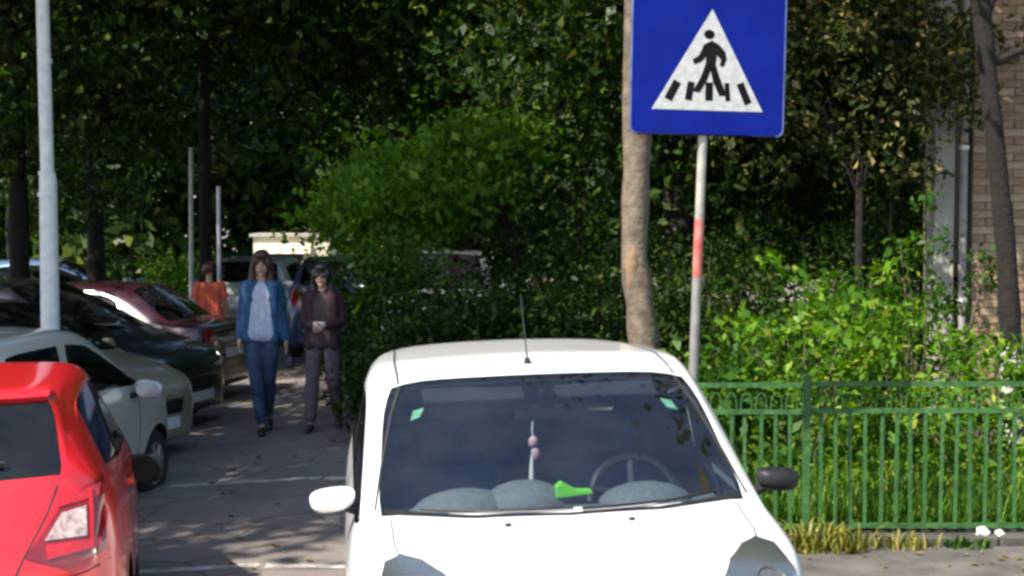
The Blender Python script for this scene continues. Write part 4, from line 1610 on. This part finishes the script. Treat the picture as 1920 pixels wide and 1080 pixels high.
    for sg in (-1, 1):
        h.ball(head + Vector((sg * .070, -.01, .0)), (.026, .07, .085), 10, 8)
        if hair_long:
            capsule(h, head + Vector((sg * .076, .0, -.0)), chest + Vector((sg * .09, -.04, .14)), .030, .036)
            capsule(h, chest + Vector((sg * .09, -.04, .14)), chest + Vector((sg * .085, -.105, -.02)), .034, .018)
    if hair_long:
        capsule(h, head + Vector((0, .07, 0)), chest + Vector((0, .10, .05)), .07, .06)
    baked("hair", h, cloth["hair"], root, voxel=.010, smooth_it=2)
    # face
    if cloth.get("glasses"):
        g = MB()
        for sg in (-1, 1):
            g.ball(head + Vector((sg * .033, -.088, .002)), (.030, .012, .023), 12, 8)
            g.tube([head + Vector((sg * .06, -.085, .008)), head + Vector((sg * .08, .0, .0))], .003, 5)
        g.tube([head + Vector((-.012, -.098, .008)), head + Vector((.012, -.098, .008))], .004, 5)
        g.build("sunglasses", mat("sunglass_black", (.005, .005, .006), (.01, .01, .012), rough=.12, coat=1), root, smooth=True)
    else:
        for sg in (-1, 1):
            g = MB()
            g.ball(head + Vector((sg * .030, -.083, -.002)), (.013, .008, .008), 10, 6)
            g.build("eye", mat("eye_dark", (.02, .015, .012), (.05, .04, .03), rough=.2), root, smooth=True)
    g = MB()
    g.ball(head + Vector((0, -.093, -.066)), (.022, .008, .007), 10, 6)
    g.build("mouth", mat("lips", (.32, .10, .09), (.36, .12, .11), rough=.5), root, smooth=True)
    return root


def cloth_mat(name, a, b, scale=18):
    return mat(name, a, b, rough=.85, scale=scale, bump=.7, bscale=28)


DENIM = cloth_mat("denim_jacket", (.012, .055, .13), (.028, .10, .20))
JEANS = cloth_mat("blue_jeans", (.010, .022, .055), (.045, .075, .13), 7)
WOMAN_A = dict(hips=(0, 0, .94), chest=(0, .0, 1.26), neck=(0, -.005, 1.44), head=(0.005, -.025, 1.575),
               shoulder=((-.145, .01, 1.36), (.145, .01, 1.36)), elbow=((-.185, .04, 1.10), (.187, .05, 1.10)), wrist=((-.195, -.06, .89), (.22, -.03, .87)),
               hip=((-.082, 0, .90), (.082, 0, .90)), knee=((-.045, -.10, .50), (.065, .0, .50)), ankle=((.005, -.14, .085), (.035, .22, .13)), toe=((.012, -.27, .035), (.05, .13, .035)))
ax_, ay_ = -2.44, 15.25
person((ax_, ay_, gz(ax_)), R(4), "woman in open blue denim jacket, pale top and jeans walking up the street", WOMAN_A, 1.055,
       dict(trousers=JEANS, shirt=cloth_mat("lavender_top", (.42, .43, .55), (.54, .55, .66)), jacket=DENIM, jlen=-.06, shoes=mat("black_shoe", (.01, .01, .01), (.025, .024, .022), rough=.4), hair=mat("auburn_hair", (.03, .012, .010), (.075, .025, .018), rough=.5, scale=30), hem=-.01), True)
bag = MB()
bag.ball((0, 0, 0), (.05, .035, .06), 12, 8)
bag.tube([(-.03, 0, .04), (0, 0, .12), (.03, 0, .04)], .006, 5)
bo = bag.build("small_bag", mat("bag_dark", (.03, .025, .03), (.06, .05, .055), rough=.6), None, smooth=True)
bo.location = (ax_ + .275, ay_ - .07, gz(ax_) + .70)
tag(bo, "small dark bag held in the hand of the woman in denim", "bag")
WOMAN_B = dict(hips=(0, 0, .93), chest=(0, -.0, 1.25), neck=(0, -.01, 1.43), head=(-.005, -.035, 1.56),
               shoulder=((-.148, .01, 1.35), (.148, .01, 1.35)), elbow=((-.20, .02, 1.10), (.195, .02, 1.10)), wrist=((-.06, -.20, 1.06), (.05, -.21, 1.05)),
               hip=((-.085, 0, .90), (.085, 0, .90)), knee=((-.10, -.06, .50), (.105, -.03, .50)), ankle=((-.115, -.12, .085), (.125, .16, .12)), toe=((-.125, -.25, .035), (.135, .07, .035)))
bx_, by_ = -1.83, 15.15
person((bx_, by_, gz(bx_)), R(-3), "woman in dark maroon jacket and sunglasses looking at something in her hands", WOMAN_B, .965,
       dict(trousers=cloth_mat("mauve_trousers", (.075, .06, .068), (.13, .105, .115)), shirt=cloth_mat("dark_top", (.05, .03, .028), (.08, .05, .045)), jacket=cloth_mat("maroon_jacket", (.025, .008, .012), (.055, .016, .022)), jlen=-.08,
            shoes=mat("dull_shoe", (.05, .03, .035), (.09, .06, .06), rough=.6), hair=mat("black_hair", (.008, .006, .006), (.02, .015, .014), rough=.45, scale=30), glasses=True, knee=.075, calf=.070, cuff=.062, hem=-.03), True)
ph = MB().box((-.055, -.02, -.006), (.055, .06, .010))
po_ = ph.build("folded_paper", mat("pale_paper", (.42, .38, .34), (.55, .5, .45), rough=.7), None, bevel=.003)
po_.location = (bx_ - .005, by_ - .255, gz(bx_) + 1.03)
po_.rotation_euler = (R(25), 0, R(8))
tag(po_, "pale folded paper held at the waist by the woman in maroon", "paper")
ORANGE = dict(hips=(0, 0, .94), chest=(0, 0, 1.26), neck=(0, .0, 1.44), head=(0.0, -.01, 1.575),
              shoulder=((-.17, .01, 1.365), (.17, .01, 1.365)), elbow=((-.23, .03, 1.10), (.23, .03, 1.10)), wrist=((-.22, -.06, .88), (.23, -.05, .88)),
              hip=((-.085, 0, .90), (.085, 0, .90)), knee=((-.09, -.03, .50), (.09, .02, .50)), ankle=((-.09, .0, .085), (.10, .06, .085)), toe=((-.10, -.14, .035), (.12, -.08, .035)))
ox_, oy_ = -4.06, 21.0
person((ox_, oy_, gz(ox_)), R(205), "person in orange red shirt standing with their back turned beyond the maroon saloon", ORANGE, .94,
       dict(trousers=cloth_mat("dark_trousers", (.02, .018, .025), (.045, .04, .05)), shirt=cloth_mat("orange_shirt", (.70, .11, .05), (.82, .17, .09)), shoes=MATS["black_shoe"], hair=MATS["auburn_hair"], sleeves=True, hem=-.03), False)


# ------------------------------------------------------------------ green fence
fence = empty("garden_fence", (0, FENCE_Y, 0.05))
tag(fence, "green painted metal fence with plain bars and small arches on top", "fence")
M_FENCE = mat("fence_green", (.012, .058, .010), (.045, .14, .03), rough=.6, scale=22, bump=.3, bscale=80)
F0, F1 = .72, 6.6
posts = [.72, 1.87, 3.77, 5.67]
pm = MB().box((-.022, -.022, 0), (.022, .022, 1.0)).box((-.027, -.027, 1.0), (.027, .027, 1.02)).mesh("post")
pm.materials.append(M_FENCE)
for x in posts:
    o = link(bpy.data.objects.new("post", pm))
    o.parent = fence
    o.location = (x, 0, 0)
for a, b in zip(posts, posts[1:] + [F1]):
    dz = random.uniform(-.012, .012)
    for z in (.955, .785, .05):
        MB().box((a + .024, -.012, z + dz), (b - .024, .012, z + .03 + dz)).build("rail", M_FENCE, fence)
    n = round((b - a) / .094)
    bar = MB().box((-.011, -.008, .081 + dz), (.011, .008, .783 + dz)).mesh("bar")
    bar.materials.append(M_FENCE)
    arch = MB().tube([(math.cos(w) * .034, 0, .835 + dz + math.sin(w) * .05) for w in [math.pi * q / 8 for q in range(9)]] , .006, 5).mesh("arch")
    v = MB().tube([(-.034, 0, .818 + dz), (-.034, 0, .835 + dz)] + [(math.cos(w) * .034, 0, .85 + dz + math.sin(w) * .07) for w in [math.pi - math.pi * q / 8 for q in range(9)]] + [(.034, 0, .835 + dz), (.034, 0, .818 + dz)], .005, 5)
    arch = v.mesh("arch")
    arch.materials.append(M_FENCE)
    for q in range(1, n):
        x = a + (b - a) * q / n
        o = link(bpy.data.objects.new("bar", bar))
        o.parent = fence
        o.location = (x + random.uniform(-.004, .004), 0, 0)
        o.rotation_euler = (random.uniform(-.01, .01), random.uniform(-.016, .016), random.uniform(-.2, .2))
        o = link(bpy.data.objects.new("arch", arch))
        o.parent = fence
        o.location = (x, 0, 0)

# weeds at the kerb and two scraps of paper
def tuft(x, y, n, r, h, m, seed, label):
    rng = np.random.default_rng(seed)
    mb = MB()
    for q in range(n):
        a = rng.uniform(0, 2 * math.pi)
        rr = r * math.sqrt(rng.random())
        bx, by = rr * math.cos(a), rr * .5 * math.sin(a)
        a2 = rng.uniform(0, 2 * math.pi)
        hh = h * rng.uniform(.4, 1.2)
        ln = hh * rng.uniform(.2, .9)
        ww = rng.uniform(.006, .012)
        tx, ty = bx + math.cos(a2) * ln, by + math.sin(a2) * ln
        px, py = -math.sin(a2) * ww, math.cos(a2) * ww
        mb.v += [(bx - px, by - py, 0), (bx + px, by + py, 0), ((bx + tx) / 2 + px * .8, (by + ty) / 2 + py * .8, hh * .7), ((bx + tx) / 2 - px * .8, (by + ty) / 2 - py * .8, hh * .7), (tx, ty, hh * .85)]
        kk = len(mb.v) - 5
        mb.f += [(kk, kk + 1, kk + 2, kk + 3), (kk + 3, kk + 2, kk + 4)]
    me = bpy.data.meshes.new("weed_tuft")
    me.from_pydata(mb.v, [], mb.f)
    o = mesh_obj("weed_tuft", me, m)
    o.location = (x, y, .012)
    tag(o, label, "weed")
    return o


L_WEED = leaf_mat("leaf_weed", (.10, .13, .02), (.26, .24, .05), (.36, .22, .06), trans=.3)
tuft(1.92, 9.64, 240, .30, .17, L_WEED, 1, "yellowing tuft of weeds growing at the foot of the fence")
tuft(1.55, 9.66, 120, .18, .15, L_WEED, 2, "smaller yellowish weeds close to the white car's wing")
for q, (x, n, r_, h_, lb) in enumerate(((2.45, 90, .22, .10, "thin grass at the kerb right of the yellowing tuft"), (3.45, 110, .26, .11, "thin grass at the kerb beyond the paper scraps"), (2.85, 50, .14, .08, "sparse grass at the kerb below the paper scraps"))):
    tuft(x, 9.70, n, r_, h_, L_MID if q else L_WEED, 5 + q, lb)
M_PAPER = mat("scrap_paper", (.6, .6, .62), (.75, .75, .76), rough=.8)
for (x, sz, lb) in ((2.98, .045, "larger white paper scrap caught at the fence foot"), (3.09, .03, "smaller white paper scrap beside the larger one")):
    rng = np.random.default_rng(int(x * 100))
    bm = bmesh.new()
    bmesh.ops.create_icosphere(bm, subdivisions=2, radius=sz)
    for vv in bm.verts:
        vv.co *= rng.uniform(.7, 1.15)
        vv.co.z *= .9
    me = bpy.data.meshes.new("paper_scrap")
    bm.to_mesh(me)
    bm.free()
    o = mesh_obj("paper_scrap", me, M_PAPER)
    o.location = (x, FENCE_Y - .06, .05 + sz * .8)
    tag(o, lb, "litter")

# ------------------------------------------------------------------ crossing sign
SD = 8.95
sg_root = empty("crossing_sign", (1.0, SD, .012), ry=R(1.9))
tag(sg_root, "square blue pedestrian crossing sign on a thin pole above the white car", "sign")
M_POLE = mat("pole_paint", (.26, .25, .21), (.42, .40, .34), rough=.45, metallic=.3, scale=10)
po = MB().tube([(0, 0, -.3), (0, 0, 3.5)], .0265, 14).build("pole", M_POLE, sg_root, smooth=True)
MB().tube([(0, 0, -.3), (0, 0, 1.728)], .0275, 14).build("lower_sleeve", mat("dull_zinc", (.16, .16, .15), (.26, .25, .23), rough=.6, metallic=.2), po, smooth=True)
M_BAND = mat("red_band", (.34, .06, .045), (.5, .26, .21), rough=.5, scale=6, lo=.4, hi=.75)
MB().tube([(0, 0, 1.73), (0, 0, 2.06)], .028, 14).build("red_band", M_BAND, po, smooth=True)


def rounded(w, h, r, n=6):
    out = []
    for cx, cz, a0 in ((w - r, h - r, 0), (-w + r, h - r, 90), (-w + r, -h + r, 180), (w - r, -h + r, 270)):
        for q in range(n + 1):
            a = R(a0 + 90 * q / n)
            out.append((cx + r * math.cos(a), cz + r * math.sin(a)))
    return out


plate = empty("sign_plate")
bpy.data.objects.remove(plate)
M_BLUE = mat("sign_blue", (.0008, .008, .15), (.0014, .011, .18), rough=.45, scale=5, spec=.15)
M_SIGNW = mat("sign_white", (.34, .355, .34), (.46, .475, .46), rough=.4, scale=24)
M_SIGNB = mat("sign_black", (.002, .002, .003), (.008, .008, .009), rough=.6, spec=.1)
sp = MB().prism(rounded(.435, .435, .04), -.045, -.03)
plate = sp.build("plate", M_BLUE, sg_root)
plate.location = (.005, 0, 2.985)
plate.scale = (1.035, 1, 1.02)
plate.rotation_euler = (0, R(-.9), R(12))
rim = MB().tube([(x * 1.005, -.038, z * 1.005) for x, z in rounded(.435, .435, .04)], .009, 6, closed=True).build("rim", mat("sign_rim", (.05, .07, .2), (.12, .14, .28), rough=.4, metallic=.4), plate, smooth=True)
for zz in (-.2, .2):
    MB().box((-.13, -.03, zz - .02), (.03, .035, zz + .02)).build("bracket", M_GALV, plate)
yy = -.0478
S_ = 342.0


def sxz(px, py):
    """print on the plate, measured from its centre in metres"""
    return ((px - 1324) / 330.0, (106 - py) / 330.0)


def decal(name, pts, m, y, par):
    P2 = [sxz(*p) for p in pts]
    return MB().prism(P2, y, y + .0016).build(name, m, par)


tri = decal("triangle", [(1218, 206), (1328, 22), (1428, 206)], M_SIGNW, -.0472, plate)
yb = -.0490


def stroke(name, pts, w0, w1=None, m=M_SIGNB, par=tri):
    """thick line with round ends, in photo pixels"""
    w1 = w1 or w0
    a, b = Vector(pts[0]), Vector(pts[-1])
    L_, R_ = [], []
    n = len(pts)
    for i in range(n):
        p = Vector(pts[i])
        d = (Vector(pts[min(i + 1, n - 1)]) - Vector(pts[max(i - 1, 0)])).normalized()
        nn = Vector((-d.y, d.x)) * ((w0 + (w1 - w0) * i / (n - 1)) / 2)
        L_.append(tuple(p + nn))
        R_.append(tuple(p - nn))
    return decal(name, L_ + R_[::-1], m, yb, par)


fig = decal("walking_figure", [(1313, 87), (1328, 79), (1343, 87), (1354, 99), (1357, 112), (1351, 126), (1344, 124), (1346, 113), (1338, 105), (1336, 122), (1344, 145), (1354, 168), (1356, 179), (1344, 179), (1332, 154), (1327, 133), (1320, 152), (1307, 174), (1294, 172), (1309, 145), (1317, 122), (1318, 108), (1309, 118), (1296, 123), (1292, 115), (1305, 106)], M_SIGNB, yb, tri)
decal("figure_head", [(1323 + 10 * math.cos(2 * math.pi * q / 16), 68 + 8.5 * math.sin(2 * math.pi * q / 16)) for q in range(16)], M_SIGNB, yb, tri)
for a, b, w in (((1265, 155), (1248, 188), 15), ((1291, 155), (1286, 188), 13), ((1325, 155), (1325, 188), 14), ((1358, 155), (1361, 188), 9), ((1383, 155), (1400, 192), 14)):
    stroke("crossing_stripe", [a, b], w)

# ------------------------------------------------------------------ posts
lp = empty("lamp_post", (-3.95, 13.38, gz(-3.95)))
tag(lp, "tall galvanised lamp post rising behind the silver car", "lamp post")
MB().tube([(0, 0, 0), (0, 0, 2.55), (-.005, 0, 2.62)], [.085, .074, .066], 16).build("lower_shaft", M_GALV, lp, smooth=True)
up = MB().tube([(-.005, 0, 2.62), (-.03, 0, 4.5), (-.05, 0, 7.2)], [.058, .054, .045], 14)
up.build("upper_shaft", M_GALV, lp, smooth=True)
for z, r_ in ((2.42, .08), (2.60, .070), (3.55, .061)):
    MB().tube([(-.01, 0, z), (-.01, 0, z + .035)], r_, 16).build("collar", M_GALV, lp, smooth=True)
ar = MB().tube([(-.05, 0, 7.15), (.3, -.1, 7.5), (1.3, -.3, 7.7)], [.035, .03, .028], 8).build("arm", M_GALV, lp, smooth=True)
MB().box((1.2, -.42, 7.64), (1.85, -.20, 7.76)).build("lamp_head", M_ALLOY, lp, bevel=.03)
bp_ = empty("street_post", (-3.98, 21.3, gz(-3.98)))
tag(bp_, "thin bright metal post behind the person in the orange shirt", "post")
MB().tube([(0, 0, 0), (0, 0, 2.62)], .030, 12).build("shaft", mat("bright_pole", (.45, .45, .52), (.6, .6, .66), rough=.35, metallic=.3), bp_, smooth=True)
MB().ball((0, 0, 2.62), (.045, .045, .02), 10, 6).build("cap", M_BLACK, bp_, smooth=True)
p2 = empty("street_post", (-5.05, 24.6, gz(-5)))
tag(p2, "pale thin post half hidden by dark leaves far down the street", "post")
MB().tube([(0, 0, 0), (.03, 0, 3.25)], [.038, .034], 12).build("shaft", M_GALV, p2, smooth=True)
MB().ball((.03, 0, 3.25), (.036, .036, .02), 10, 6).build("cap", M_BLACK, p2, smooth=True)
